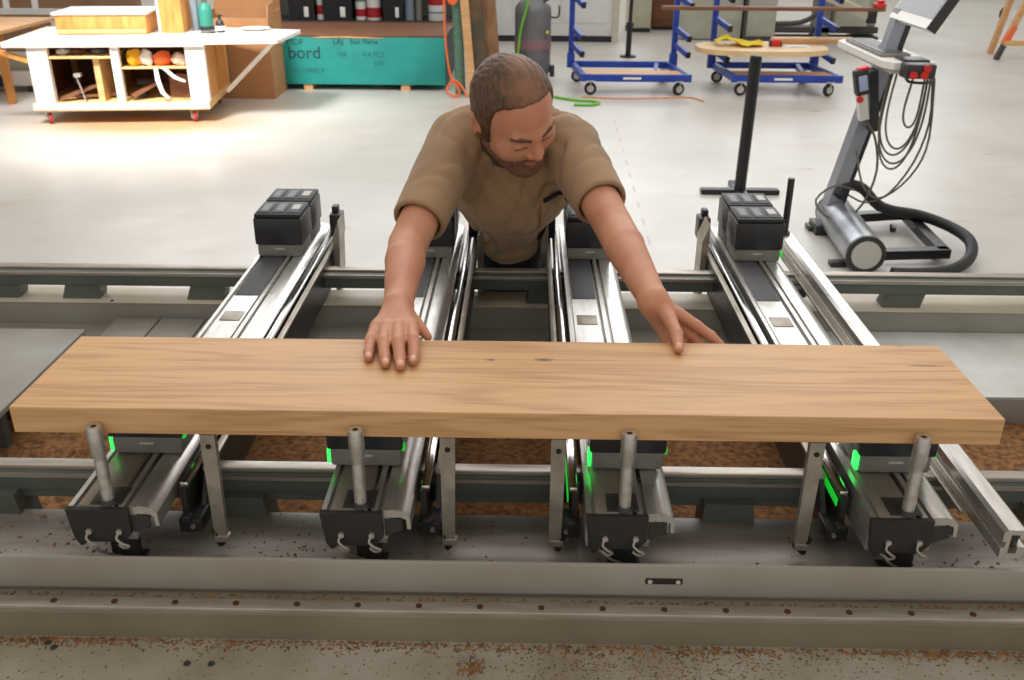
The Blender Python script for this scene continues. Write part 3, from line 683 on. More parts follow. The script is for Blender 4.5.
black_bin(-2.17, .34, 'wide black storage bin with white label behind the middle of the crate')
black_bin(-1.53, .24, 'narrow black storage bin with white label, right of the red and white rolls')
def roll(x, r, h, lab, bands, y=11.45):
    t = thing('wrapped_roll', lab, 'roll', (x, y, .5005), group='rolls and cans on the rack')
    obj('roll_body', MB().lathe([(r * .96, 0), (r, .006), (r, h), (r * .9, h + .006)], (0, 0, 0), 22), PAPER, t)
    for z0, z1, m in bands: obj('printed_band', MB().lathe([(r + .001, z0), (r + .002, z0), (r + .002, z1), (r + .001, z1)], (0, 0, 0), 22), m, t)
    return t
roll(-2.44 + .06, .05, .40, 'slim white roll with faint red print, between the two left bins', ((.06, .16, REDPRINT),))
roll(-1.92, .06, .40, 'white and green roll with small red patch, right of the wide black bin', ((.04, .12, REDPRINT), (.2, .26, GREEN_NET)))
roll(-1.765, .085, .42, 'wide red and white roll at the middle of the rack', ((.03, .14, REDPRINT), (.24, .36, REDPRINT)))
roll(-1.36, .055, .40, 'grey-blue wrapped roll right of the narrow black bin', ((.0, .40, GREYBLUE),))
roll(-1.25, .035, .40, 'thin grey tube next to the grey-blue roll', ((.0, .40, PODGREY),))
roll(-1.04, .10, .40, 'white can with broad red band at the right end of the rack', ((.17, .27, REDPRINT), (.08, .10, GREYBLUE), (.30, .40, GREYBLUE)))

# ------------------------------------------------------------------ leaning boards, netting, cord
def lean(x0, x1, h, dx, y, m, lab, th=.03):
    mb = MB().prism([(x0, 0), (x1, 0), (x1 + dx, h), (x0 + dx, h)], 'y', 0, th)
    for v in mb.bm.verts: v.co.y += .22 * v.co.z / h
    o = obj('leaning_board', mb, m); o.location = (0, y, .002); tag(o, lab, 'board', 'boards leaning upright behind the man'); return o
lean(-.57, -.49, 1.15, -.10, 9.42, WOOD_TAN, 'pale narrow board leaning upright, leftmost of the boards behind the man')
lean(-.50, -.36, 1.25, -.12, 9.49, mat('dark_mossy_board', rgb(74, 66, 50), 0.7, col2=rgb(110, 84, 56), scale=5), 'dark stained board leaning right behind the pale narrow one')
lean(-.40, -.24, 1.25, -.10, 9.56, mat('brown_board', rgb(142, 104, 70), 0.7, col2=rgb(110, 78, 52), scale=4, stretch=(6, 6, 1)), 'broad brown board leaning upright, left of the grey tank')
o = obj('netting_roll', MB().lathe([(.045, 0), (.052, .02), (.052, 1.1), (.045, 1.12)], (0, 0, 0), 16), GREEN_NET); o.location = (-.66, 9.62, 0); o.rotation_euler = (-.12, -.03, 0)
tag(o, 'tall slim roll of green netting standing right of the teal crate', 'roll')
o = obj('extension_lead', MB().tube([(-.80, 9.60, 1.0), (-.80, 9.55, .7), (-.78, 9.52, .4), (-.745, 9.48, .20), (-.68, 9.46, .10), (-.66, 9.45, .03), (-.71, 9.43, .012), (-.78, 9.44, .05), (-.76, 9.46, .12), (-.70, 9.47, .16), (-.62, 9.46, .08), (-.58, 9.42, .012)], .011, 6), ORANGE)
tag(o, 'orange cord hanging beside the green netting roll down to the floor', 'cord')
o = obj('cord_reel', MB().lathe([(.05, -.03), (.05, -.02), (.03, -.02), (.03, .02), (.05, .02), (.05, .03)], (-.72, 9.60, .90), 18, 'y'), ORANGE); tag(o, 'small orange reel at the top of the green netting roll', 'reel')

# ------------------------------------------------------------------ grey tank
tk = thing('grey_tank', 'tall grey metal tank standing behind the man, green hose over it', 'tank', (.062, 10.42, 0))
obj('shell', MB().lathe([(.14, .06), (.19, .10), (.192, .70), (.185, .76), (.13, .83), (.06, .86), (.05, .92)], (0, 0, 0), 32), TANKGREY, tk)
obj('foot_ring', MB().lathe([(.15, 0), (.17, .0), (.17, .07), (.15, .07)], (0, 0, 0)), DKGREY, tk)
obj('valve', MB().cyl((0, 0, .90), (0, 0, 1.0), .03).cyl((-.09, -.05, .86), (.09, -.05, .86), .018).cyl((.1, -.08, .82), (.16, -.08, .84), .015), STEEL_DK, tk)
obj('label', MB().lathe([(.1935, .34), (.1945, .34), (.1945, .44), (.1935, .44)], (0, 0, 0), 32), mat('pale_red_label', rgb(140, 104, 108), 0.6), tk)
obj('carry_hook', MB().tube([(.19, -.05, .66), (.25, -.08, .66), (.27, -.08, .70), (.27, -.08, .78)], .010, 6), STEEL_DK, tk)
obj('side_bracket', MB().box(.185, .235, -.06, .02, .05, .17, .004), BLACK_PL, tk)
obj('gauge', MB().cyl((.15, -.16, .52), (.15, -.14, .52), .016), mat('yellow_gauge', rgb(222, 210, 40), .5), tk)
o = obj('green_air_hose', MB().tube([(.02, 10.20, 1.05), (-.0, 10.20, .80), (-.06, 10.19, .58), (-.085, 10.19, .40), (-.10, 10.17, .20), (-.05, 10.05, .03), (.15, 9.6, .014), (.45, 9.30, .014), (.62, 9.25, .014), (.70, 9.15, .014), (.62, 9.06, .014), (.45, 9.06, .014)], .013, 8), GREEN_HOSE)
tag(o, 'bright green air hose hanging over the grey tank and curling on the floor', 'hose')
o = obj('air_line', MB().tube([(.55, 9.50, .008), (.9, 9.42, .008), (1.3, 9.46, .008), (1.62, 9.50, .008), (1.72, 9.30, .008)], .008, 6), mat('faded_orange', rgb(222, 150, 110), .6)); tag(o, 'thin orange cord on the floor in front of the blue cart', 'cord')

# ------------------------------------------------------------------ white cabinet and machines far behind
wc = thing('white_cabinet', 'wide white machine cabinet with black plinth, far behind the grey tank', 'cabinet', (.30, 13.5, 0))
obj('body', MB().box(-1.1, .88, 0, .9, .08, 1.6, .01), WHITE, wc); obj('plinth', MB().box(-1.08, .86, .02, .88, 0, .08), BLACK, wc)
obj('door', MB().box(-.5, .12, -.012, .0, .25, 1.5, .004), WHITE, wc); obj('door', MB().box(.16, .80, -.012, .0, .25, 1.5, .004), WHITE, wc); obj('corner_post', MB().box(.86, .95, -.02, .9, 0, 1.6), OFFWHITE, wc); obj('end_post', MB().box(-1.16, -1.08, 0, .9, 0, 1.6), OFFWHITE, wc)
gbx = thing('beige_machine_box', 'beige box machine with a round dark port behind the black pole', 'machine', (1.68, 14.6, 0))
obj('body', MB().box(-.20, .14, 0, .4, .06, .52, .01), OFFWHITE, gbx); obj('port', MB().cyl((-.06, -.02, .60), (-.06, .1, .60), .09), HUB, gbx); obj('port_hole', MB().cyl((-.02, -.04, .60), (-.02, .0, .60), .06), BLACK, gbx); obj('foot_base', MB().box(-.2, .14, .02, .38, 0, .06), BLACK, gbx); obj('neck', MB().box(-.1, .06, .12, .3, .52, .7), OFFWHITE, gbx)
bc = thing('brown_cabinet', 'dark brown upright cabinet behind the first blue cart', 'cabinet', (2.0, 14.9, 0))
obj('body', MB().box(-.14, .22, 0, .5, .05, 1.5, .005), WOOD_DK, bc); obj('door', MB().box(-.12, .20, -.012, 0, .10, 1.45, .003), WOOD_DK, bc); obj('plinth', MB().box(-.12, .2, .02, .48, 0, .05), BLACK, bc)
st = thing('black_pole_stand', 'thin black pole with a thicker sleeve, standing behind the first blue cart', 'pole', (1.26, 12.17, 0))
obj('pole', MB().cyl((0, 0, .02), (.02, 0, 1.5), .022), BLACK_METAL, st); obj('sleeve', MB().cyl((0, 0, .015), (.004, 0, .38), .034), BLACK_METAL, st); obj('collar', MB().cyl((.004, 0, .36), (.004, 0, .41), .045), BLACK, st); obj('foot_plate', MB().cyl((0, 0, 0), (0, 0, .02), .10), BLACK_METAL, st)
gf = thing('grey_machine', 'large light grey machine with dark edges behind the cart carrying the oval panel', 'machine', (3.6, 13.75, 0))
obj('left_panel', MB().box(-1.5, -.62, .05, .3, 0.02, 1.5, .006), GREYMACH, gf); obj('pillar', MB().box(-.56, -.16, 0, .5, .06, 1.5, .006), GREYMACH, gf); obj('pillar_base', MB().box(-.60, -.14, -.02, .5, 0, .06), DKGREY, gf); obj('pillar_edge', MB().box(-.60, -.56, -.01, .4, .0, 1.5), DKGREY, gf)
obj('cross_beam', MB().box(-.16, 1.3, .1, .4, .10, .18, .004), DKGREY, gf); obj('cross_beam', MB().box(-.16, 1.2, .1, .4, .66, .74, .004), WOOD_DK, gf); obj('bent_pipe', MB().tube([(-.14, .1, .22), (.2, .1, .24), (.42, .1, .36), (.45, .1, .55)], .035, 8), DKGREY, gf)
obj('gear_box', MB().box(.65, 1.1, .0, .35, .20, .62, .01), GREYMACH, gf); obj('leg', MB().box(.40, .62, .1, .3, .0, 1.4), PODGREY, gf); obj('foot_beam', MB().box(-.1, 1.3, .05, .3, 0, .06), DKGREY, gf); obj('tail_rail', MB().bar((.42, -.2, .62), (.88, -.7, .42), .10, .10), OFFWHITE, gf); obj('tail_cap', MB().box(.84, .94, -.80, -.70, .33, .50), BLACK, gf); obj('right_panel', MB().box(1.0, 1.32, .30, .5, 0.02, 1.3, .006), GREYMACH, gf)

# ------------------------------------------------------------------ blue trolleys
def cart(x, y, lab, low_arms):
    t = thing('blue_cart', lab, 'cart', (x, y, 0), group='blue material carts')
    obj('front_beam', MB().box(-.02, 1.08, -.02, .025, .135, .205, .004), BLUE, t); obj('back_beam', MB().box(-.10, 1.03, .76, .80, .15, .215, .004), BLUE, t)
    for xx in (-.02, 1.0): obj('side_beam', MB().bar((xx + .03, 0, .172), (xx - .05, .78, .182), .05, .06), BLUE, t)
    obj('cross_beam', MB().bar((.72, .04, .17), (.82, .76, .18), .04, .05), BLUE, t)
    obj('deck', MB().prism([(.03, .03), (1.02, .03), (.99, .28), (.0, .28)], 'z', .180, .200), WOOD_TAN, t)
    obj('badge', MB().box(.40, .58, -.0225, -.0195, .158, .180, .001), PAPER, t)
    for cx_, cy_, an in ((.08, .02, 1.1), (.96, .02, 1.5), (-.02, .76, .9), (.90, .76, 1.2)): caster(t, cx_, cy_, .062, .035, .145, an - PI / 2 + .5)
    for k, px in enumerate((-.09, 1.0)):
        p = obj('post', MB().box(px - .028, px + .028, .75, .81, .15, 1.25, .004).box(px - .04, px + .04, .74, .82, .15, .30, .004), BLUE, t)
        for z in ((.36, .52, .84) if not low_arms else (.31, .62, .90)):
            L = .30
            a = obj('arm', MB().bar((px, .76, z + .04), (px + .10, .76 - L, z - .03), .04, .055), BLUE, p)
            obj('arm_cap', MB().bar((px + .10, .76 - L, z - .03), (px + .105, .76 - L - .015, z - .034), .044, .06), BLACK, a)
    return t
cart(.56, 9.62, 'empty blue steel cart with upright arm posts, nearest the man', False)
cart(2.06, 9.64, 'blue steel cart carrying the oval wooden panel', True)
# panel and its things
pm = MB(); pts = []
for k in range(40):
    a = 2 * PI * k / 40; c, s = math.cos(a), math.sin(a)
    pts.append((.66 * math.copysign(abs(c) ** .75, c), .375 * math.copysign(abs(s) ** .75, s)))
pm.prism(pts, 'z', 0, .05)
o = obj('oval_panel', pm, mat('pale_wood', rgb(228, 198, 154), .55, col2=rgb(212, 176, 128), scale=4, stretch=(1, 6, 6))); o.location = (2.38, 9.985, .385); o.rotation_euler = (0, 0, -.03)
tag(o, 'pale oval wooden panel lying on the arms of a blue cart', 'panel')
ym = MB()
rn = np.random.RandomState(3); nx, ny = 26, 14
vs = [[ym.bm.verts.new(((i / (nx - 1) - .5) * .48, (j / (ny - 1) - .5) * .30 * (1 - .3 * math.sin(i * .3)), .012 + .025 * (math.sin(i * .7 + j * .4) * .5 + .5) * (math.sin(j * .8) * .5 + .5) + .05 * math.exp(-((i - 6) / 5) ** 2) + .015 * rn.rand())) for j in range(ny)] for i in range(nx)]
for i in range(nx - 1):
    for j in range(ny - 1): ym.bm.faces.new((vs[i][j], vs[i + 1][j], vs[i + 1][j + 1], vs[i][j + 1]))
o = obj('yellow_cloth', ym, YELLOW, smooth=180); sm = o.modifiers.new('s', 'SOLIDIFY'); sm.thickness = .006; o.location = (2.16, 10.05, .437); o.rotation_euler = (0, 0, -.1)
tag(o, 'crumpled yellow cloth on the left end of the oval panel', 'cloth')
t = thing('tape_measure', 'red tape measure lying at the middle of the oval panel', 'tape measure', (2.52, 9.98, .4355))
obj('case', MB().box(-.05, .05, -.03, .03, 0, .07, .016), RED, t); obj('grip', MB().box(-.065, -.045, -.032, .032, 0, .065, .01), BLACK_PL, t); obj('grip', MB().box(.045, .062, -.032, .032, .0, .05, .01), BLACK_PL, t)
t = thing('paper_sheets', 'loose white sheets of paper beside the red tape measure', 'paper', (2.74, 9.98, .4355))
for k in range(3):
    p = obj('sheet', MB().box(-.12, .12, -.09, .09, .002 * k, .002 * k + .0015), PAPER, t); p.rotation_euler = (0, 0, -.2 + .2 * k)
obj('printed_lines', MB().box(-.08, .08, -.04, -.028, .0058, .0062).box(-.06, .08, -.07, -.06, .0058, .0062), PODCELL, t)
o = obj('brown_plank', MB().box(-1.10, 1.12, -.06, .06, 0, .035, .003), WOOD_DK); o.location = (2.46, 10.05, .775); tag(o, 'long brown plank lying across the upper arms of both blue carts', 'plank')
o = obj('red_flag_clip', MB().box(-.05, .05, -.065, .065, 0, .04, .008).box(-.02, .04, -.04, .04, .04, .07, .01), RED); o.location = (3.53, 10.05, .811); tag(o, 'small red clip on the right tip of the long brown plank', 'clip')
o = obj('tan_plank', MB().box(-.42, .42, -.09, .09, 0, .05, .004), WOOD_TAN); o.location = (2.98, 10.27, .4355); tag(o, 'short tan plank behind the right end of the oval panel', 'plank')

# ------------------------------------------------------------------ black post with cross foot
bpst = thing('black_post', 'black steel post on a flat cross foot, standing between the right console and the carts', 'post', (1.43, 6.15, 0))
obj('tube', MB().cyl((0, 0, .03), (.012, 0, .885), .038, n=24), BLACK_METAL, bpst); obj('cap', MB().cyl((.012, 0, .885), (.0125, 0, .892), .034, n=24), BLACK, bpst)
obj('foot_bar', MB().box(-.26, .26, -.035, .035, 0, .035, .006), BLACK_METAL, bpst); obj('foot_bar', MB().box(-.035, .035, -.22, .22, 0, .034, .006), BLACK_METAL, bpst)

# ------------------------------------------------------------------ sawhorse at the right edge
sw = thing('wooden_sawhorse', 'orange-brown wooden trestle at the top right corner', 'trestle', (6.15, 12.45, 0))
obj('leg', MB().bar((-.26, -.25, .18), (-.02, -.25, .95), .07, .06), WOOD_TAN, sw); obj('leg', MB().bar((.75, -.25, .0), (.60, -.25, .95), .07, .06), WOOD_TAN, sw); obj('leg', MB().bar((-.15, .3, .0), (.02, .3, .95), .07, .06), WOOD_TAN, sw)
obj('leg_foot', MB().bar((-.32, -.25, .0), (-.26, -.25, .18), .07, .05), DKGREY, sw); obj('painted_band', MB().bar((-.262, -.256, .19), (-.185, -.256, .40), .076, .066), ORANGE, sw)
obj('rail', MB().box(-.28, .80, -.30, -.22, .17, .23, .004), PLY, sw); obj('rail', MB().box(-.1, .7, -.30, .35, .95, 1.0, .004), WOOD_TAN, sw); obj('brace', MB().bar((-.20, -.22, .45), (.25, -.22, .95), .05, .04), PLY, sw)
sc = thing('castor_wheel', 'black caster wheel of something beside the wooden trestle', 'wheel', (7.9, 16.6, 0))
t1, h1 = caster_mb(0, 0, .10, .05, .6); obj('wheel', t1, TIRE, sc); obj('hub', h1, HUB, sc)
# ------------------------------------------------------------------ operator terminal on its wheeled drum stand
TL = Vector((1.95, 5.2, 0))
tc = thing('operator_terminal', 'wheeled operator terminal with slanted column, keyboard tray and metal drum base', 'terminal', TL)
def O(name, mb, m, p=None):
    for v in mb.bm.verts: v.co -= TL
    return obj(name, mb, m, p or tc)
d0, d1 = Vector((1.785, 4.70, .102)), Vector((1.835, 5.44, .102))
O('drum', MB().cyl(d0, d1, .100, n=40), DRUM)
ax = (d0 - d1).normalized()
cp = O('drum_cap', MB().cyl(d0, d0 + ax * .022, .1015, n=40), BLACK_PL)
O('cap_disc', MB().cyl(d0 + ax * .022, d0 + ax * .026, .076, n=36), PODMARK, cp)
O('drum_cap', MB().cyl(d1, d1 - ax * .02, .1015, n=40), BLACK_PL)
O('drum_foot', MB().box(1.635, 1.72, 4.76, 4.82, .0, .03, .008), BLACK_PL)
O('drum_foot', MB().box(1.68, 1.75, 5.36, 5.46, .0, .03, .008), BLACK_PL)
for a, b in (((1.88, 4.80, .065), (2.28, 4.84, .065)), ((2.25, 4.82, .065), (2.30, 5.56, .065)), ((2.31, 5.53, .065), (1.90, 5.44, .065))):
    O('frame_bar', MB().bar(a, b, .062, .05), BLACK_METAL)
for x, y in ((2.18, 5.38), (2.24, 4.92)):
    w_ = O('frame_caster', MB().box(x - .012, x + .012, y - .02, y + .02, .03, .045), HUB); O('wheel', MB().cyl((x - .012, y, .022), (x + .012, y, .022), .022), TIRE, w_)
c0, c1 = Vector((1.765, 5.37, .05)), Vector((1.985, 5.40, 1.05))
O('column', MB().bar(c0, c1, .115, .075, (1, 0, 0)), COLUMN)
dc = (c1 - c0).normalized()
O('column_cover', MB().bar(c0 + Vector((.0475, 0, 0)), c1 + Vector((.0475, 0, 0)), .117, .022, (1, 0, 0)), NAVY_DK)
c2 = c1 + dc * .20
O('column_neck', MB().bar(c1, c2, .085, .07, (1, 0, 0)), COLUMN); O('neck_cover', MB().bar(c1 + Vector((.045, 0, 0)), c2 + Vector((.045, 0, 0)), .087, .03, (1, 0, 0)), BLACK_PL)
O('column_foot', MB().box(1.70, 1.84, 5.29, 5.45, .0, .06, .006), BLACK_PL)
tr = O('keyboard_tray', MB().prism([(1.86, 5.90), (1.86, 5.13), (1.90, 5.05), (2.10, 5.05), (2.13, 5.10), (2.13, 5.92), (2.06, 5.97), (1.92, 5.97)], 'z', .985, 1.02), WHITE_PL)
O('tray_skirt', MB().box(1.90, 2.10, 5.10, 5.9, .955, .985, .006), PODMARK, tr)
O('keyboard', MB().box(1.89, 2.05, 5.24, 5.86, 1.02, 1.038, .004), PODGREY)
kb = MB()
for i in range(4):
    for j in range(14): kb.box(1.90 + .036 * i, 1.93 + .036 * i, 5.26 + .042 * j, 5.296 + .042 * j, 1.038, 1.043)
O('keys', kb, TANKGREY); bpy.data.objects['keys'].parent = bpy.data.objects['keyboard']
O('mouse_rest', MB().box(1.95, 2.09, 5.07, 5.20, 1.02, 1.032, .004), BLACK_PL)
sw_ = O('switch_box', MB().box(1.93, 2.08, 4.95, 5.05, .955, 1.025, .006), BLACK_PL)
for x, z in ((1.965, .975), (2.02, .975), (2.03, 1.008)): O('red_button', MB().cyl((x, 4.952, z), (x, 4.935, z), .019, n=14), RED, sw_)
# screen leaning back, facing the operator
sm0 = Vector((1.975, 5.18, 1.205)); up = Vector((.50, .04, .86)).normalized(); al = Vector((0, 1, 0)); nrm = up.cross(al).normalized()
def panel(u0, u1, v0, v1, n0, n1):
    mb = MB(); P = []
    for n in (n0, n1):
        for u, v in ((u0, v0), (u1, v0), (u1, v1), (u0, v1)): P.append(mb.bm.verts.new(sm0 + al * u + up * v + nrm * n))
    for q in ((0, 1, 2, 3), (7, 6, 5, 4), (0, 4, 5, 1), (1, 5, 6, 2), (2, 6, 7, 3), (3, 7, 4, 0)): mb.bm.faces.new([P[k] for k in q])
    return mb
if nrm.x > 0: nrm = -nrm
mo = O('monitor', panel(-.27, .27, .0, .40, 0, -.045), WHITE_PL)
O('screen', panel(-.255, .255, .05, .39, .002, 0), SCREEN, mo); O('monitor_edge', panel(-.276, -.27, .0, .40, .004, -.05), BLACK_PL, mo)
O('grab_handle', MB().tube([sm0 + al * -.275 + up * .22 + nrm * -.02, sm0 + al * -.33 + up * .23 + nrm * -.02, sm0 + al * -.33 + up * .36 + nrm * -.02, sm0 + al * -.275 + up * .37 + nrm * -.02], .009, 8), BLACK_PL, mo)
O('monitor_arm', MB().bar(c2 - dc * .02, sm0 + up * .12 - nrm * .06, .06, .05, (0, 1, 0)), WHITE_PL)
O('tray_hook', MB().tube([(1.99, 5.10, .955), (1.99, 5.06, .925), (2.08, 5.05, .92), (2.14, 5.10, .93)], .008, 6), BLACK_PL)
# handset hanging on the column
hs = thing('handset', 'black handheld scanner with pale display and red button hanging on the terminal column', 'scanner', (1.82, 5.25, .69))
def H(n, mb, m, p=None):
    for v in mb.bm.verts: v.co -= Vector((1.82, 5.25, .69))
    return obj(n, mb, m, p or hs)
H('housing', MB().box(1.765, 1.845, 5.20, 5.26, .82, .965, .018, Matrix.Rotation(-.25, 3, 'Y')), BLACK_PL); H('display', MB().box(1.785, 1.83, 5.193, 5.201, .85, .93, .002, Matrix.Rotation(-.25, 3, 'Y')), mat('pale_display', rgb(160, 176, 206), .3))
H('red_cap', MB().box(1.775, 1.83, 5.20, 5.26, .958, .972, .004, Matrix.Rotation(-.25, 3, 'Y')), RED); H('trigger', MB().cyl((1.80, 5.20, .805), (1.80, 5.185, .805), .018, n=14), RED); H('grip', MB().bar((1.815, 5.23, .83), (1.855, 5.25, .69), .05, .045, (0, 1, 0)), WHITE_PL); H('side_grip', MB().bar((1.865, 5.27, .95), (1.935, 5.30, .62), .05, .07, (0, 1, 0)), BLACK_PL)
# cables
def loop(cx, top, bot, w, y, ph=0.0):
    P = []
    for k in range(13):
        a = PI * (k / 12.0)
        P.append((cx + w * math.cos(a) * (1 - .35 * (1 - math.sin(a))) - .02 * math.sin(a + ph), y + .01 * math.sin(3 * a + ph), top - (top - bot) * math.sin(a) ** .8))
    return P
cbm = MB()
for cx, top, bot, w, yy in ((2.06, .952, .68, .07, 5.10), (2.03, .953, .56, .11, 5.12), (2.02, .953, .52, .125, 5.14), (2.015, .953, .48, .135, 5.11), (2.03, .952, .44, .13, 5.15)):
    cbm.tube(loop(cx, top, bot, w, yy, cx * 40), .0058, 6)
cbm.tube([(2.14, 5.12, .92), (2.165, 5.12, .70), (2.13, 5.14, .48), (2.03, 5.15, .30), (1.94, 5.14, .28), (1.87, 5.16, .36), (1.868, 5.31, .50)], .0058, 6)
cbm.tube([(2.15, 5.12, .92), (2.18, 5.12, .62), (2.16, 5.16, .44), (2.08, 5.22, .29), (1.97, 5.3, .20), (1.86, 5.34, .24)], .0058, 6)
cbo = O('cable_coil', cbm, CORD_GREY)
O('handset_lead', MB().tube([(1.86, 5.24, .69), (1.92, 5.21, .60), (1.955, 5.19, .42), (1.90, 5.16, .24), (1.80, 5.17, .13), (1.70, 5.2, .16), (1.67, 5.28, .22), (1.76, 5.28, .30), (1.88, 5.28, .28)], .0065, 6), CORD_GREY)
o = obj('black_hose', MB().tube([(1.80, 5.30, .235), (1.86, 5.34, .29), (1.95, 5.35, .27), (2.06, 5.38, .17), (2.16, 5.40, .125), (2.30, 5.32, .12), (2.40, 5.12, .115), (2.425, 4.92, .10), (2.36, 4.76, .06), (2.22, 4.65, .034), (2.05, 4.60, .033), (1.90, 4.60, .033)], .031, 14, smooth=6), BLACK)
tag(o, 'thick black hose curling round the floor frame of the operator terminal', 'hose')
# ------------------------------------------------------------------ the man: signed distances, meshed as one skin
F32 = np.float32
def V3(p): return np.array(p, F32)
def smin(a, b, k):
    h = np.clip(.5 + .5 * (b - a) / k, 0, 1); return b + (a - b) * h - k * h * (1 - h)
def smax(a, b, k): return -smin(-a, -b, k)
def cap(P, a, b, ra, rb):
    a = V3(a); b = V3(b); d = b - a; t = np.clip(((P - a) @ d) / float(d @ d), 0, 1)
    q = P - a - t[:, None] * d
    return np.sqrt((q * q).sum(1)) - (ra + (rb - ra) * t)
def ell(P, c, r):
    q = P - V3(c); r = V3(r); k0 = np.sqrt(((q / r) ** 2).sum(1)); k1 = np.sqrt(((q / (r * r)) ** 2).sum(1)) + 1e-9
    return k0 * (k0 - 1) / k1
def sph(P, c, r): q = P - V3(c); return np.sqrt((q * q).sum(1)) - r

def surface_nets(fn, lo, hi, h, coarse=8, reach=1.7):
    lo = np.array(lo, float); n = np.ceil((np.array(hi) - lo) / h / coarse).astype(int)
    N = n * coarse + 1
    # coarse pass
    g = [lo[k] + (np.arange(n[k]) + .5) * coarse * h for k in range(3)]
    C = np.stack(np.meshgrid(*g, indexing='ij'), -1).reshape(-1, 3).astype(F32)
    d = fn(C).reshape(n)
    vol = np.repeat(np.repeat(np.repeat(d, coarse, 0), coarse, 1), coarse, 2).astype(F32)
    vol = np.pad(vol, ((0, 1), (0, 1), (0, 1)), mode='edge')
    act = np.argwhere(np.abs(d) < coarse * h * reach)
    off = np.stack(np.meshgrid(*[np.arange(coarse + 1)] * 3, indexing='ij'), -1).reshape(-1, 3)
    for s in range(0, len(act), 400):
        idx = (act[s:s + 400][:, None, :] * coarse + off[None]).reshape(-1, 3)
        vol[idx[:, 0], idx[:, 1], idx[:, 2]] = fn((lo + idx * h).astype(F32))
    ins = vol < 0
    cell = np.zeros(N - 1, np.int8)
    for i in (0, 1):
        for j in (0, 1):
            for k in (0, 1): cell += ins[i:N[0] - 1 + i, j:N[1] - 1 + j, k:N[2] - 1 + k]
    cells = np.argwhere((cell > 0) & (cell < 8))
    cid = -np.ones(N - 1, np.int32); cid[tuple(cells.T)] = np.arange(len(cells))
    corners = np.array([(i, j, k) for i in (0, 1) for j in (0, 1) for k in (0, 1)])
    vals = np.stack([vol[cells[:, 0] + c[0], cells[:, 1] + c[1], cells[:, 2] + c[2]] for c in corners], 1)
    acc = np.zeros((len(cells), 3)); cnt = np.zeros(len(cells))
    for a in range(8):
        for b in range(a + 1, 8):
            if np.abs(corners[a] - corners[b]).sum() != 1: continue
            m = (vals[:, a] < 0) != (vals[:, b] < 0)
            t = vals[m, a] / (vals[m, a] - vals[m, b])
            acc[m] += corners[a] + t[:, None] * (corners[b] - corners[a]); cnt[m] += 1
    verts = lo + (cells + acc / cnt[:, None]) * h
    faces = []
    for ax in range(3):
        o1, o2 = [(1, 2), (2, 0), (0, 1)][ax]
        sl0 = [slice(None)] * 3; sl1 = [slice(None)] * 3; sl0[ax] = slice(0, -1); sl1[ax] = slice(1, None)
        e = np.argwhere(ins[tuple(sl0)] != ins[tuple(sl1)])
        e = e[(e[:, o1] > 0) & (e[:, o2] > 0) & (e[:, o1] < N[o1] - 1) & (e[:, o2] < N[o2] - 1)]
        flip = ins[e[:, 0], e[:, 1], e[:, 2]]
        q = []
        for da, db in ((0, 0), (-1, 0), (-1, -1), (0, -1)):
            c = e.copy(); c[:, o1] += da; c[:, o2] += db; q.append(cid[c[:, 0], c[:, 1], c[:, 2]])
        q = np.stack(q, 1); q[flip] = q[flip][:, ::-1]
        faces.append(q[(q >= 0).all(1)][:, ::-1])
    return verts, np.concatenate(faces)
def sdf_obj(name, fn, lo, hi, h, mats, parent, origin, relax=0, matfn=None, reach=1.7):
    v, f = surface_nets(fn, lo, hi, h, reach=reach)
    me = bpy.data.meshes.new(name)
    me.vertices.add(len(v)); me.vertices.foreach_set('co', (v - np.array(origin)).astype(F32).ravel())
    me.loops.add(f.size); me.loops.foreach_set('vertex_index', f.ravel().astype(np.int32))
    me.polygons.add(len(f)); me.polygons.foreach_set('loop_start', np.arange(0, f.size, 4, dtype=np.int32)); me.polygons.foreach_set('loop_total', np.full(len(f), 4, np.int32))
    for m in mats: me.materials.append(m)
    if matfn is not None: me.polygons.foreach_set('material_index', matfn(v[f].mean(1).astype(F32)).astype(np.int32))
    me.polygons.foreach_set('use_smooth', np.ones(len(f), bool)); me.update(calc_edges=True); me.validate()
    o = bpy.data.objects.new(name, me); COL.objects.link(o); o.parent = parent
    if relax: m = o.modifiers.new('relax', 'SMOOTH'); m.factor = .5; m.iterations = relax
    return o

# head frame: x person's left, y forward, z up
HC = V3((-.025, 1.990, 1.369))
def head_axes(yaw, pitch, roll):
    f = V3((math.sin(yaw) * math.cos(pitch), -math.cos(yaw) * math.cos(pitch), -math.sin(pitch)))
    u = V3((math.sin(yaw) * math.sin(pitch), -math.cos(yaw) * math.sin(pitch), math.cos(pitch)))
    r = np.cross(u, f); c, s = math.cos(roll), math.sin(roll)
    return np.stack([r * c + u * s, f, u * c - r * s], 1).astype(F32)
HA = head_axes(math.radians(39), math.radians(37), math.radians(20))
def toH(P): return (P - HC) @ HA
def HW(p): return HC + HA @ V3(p)

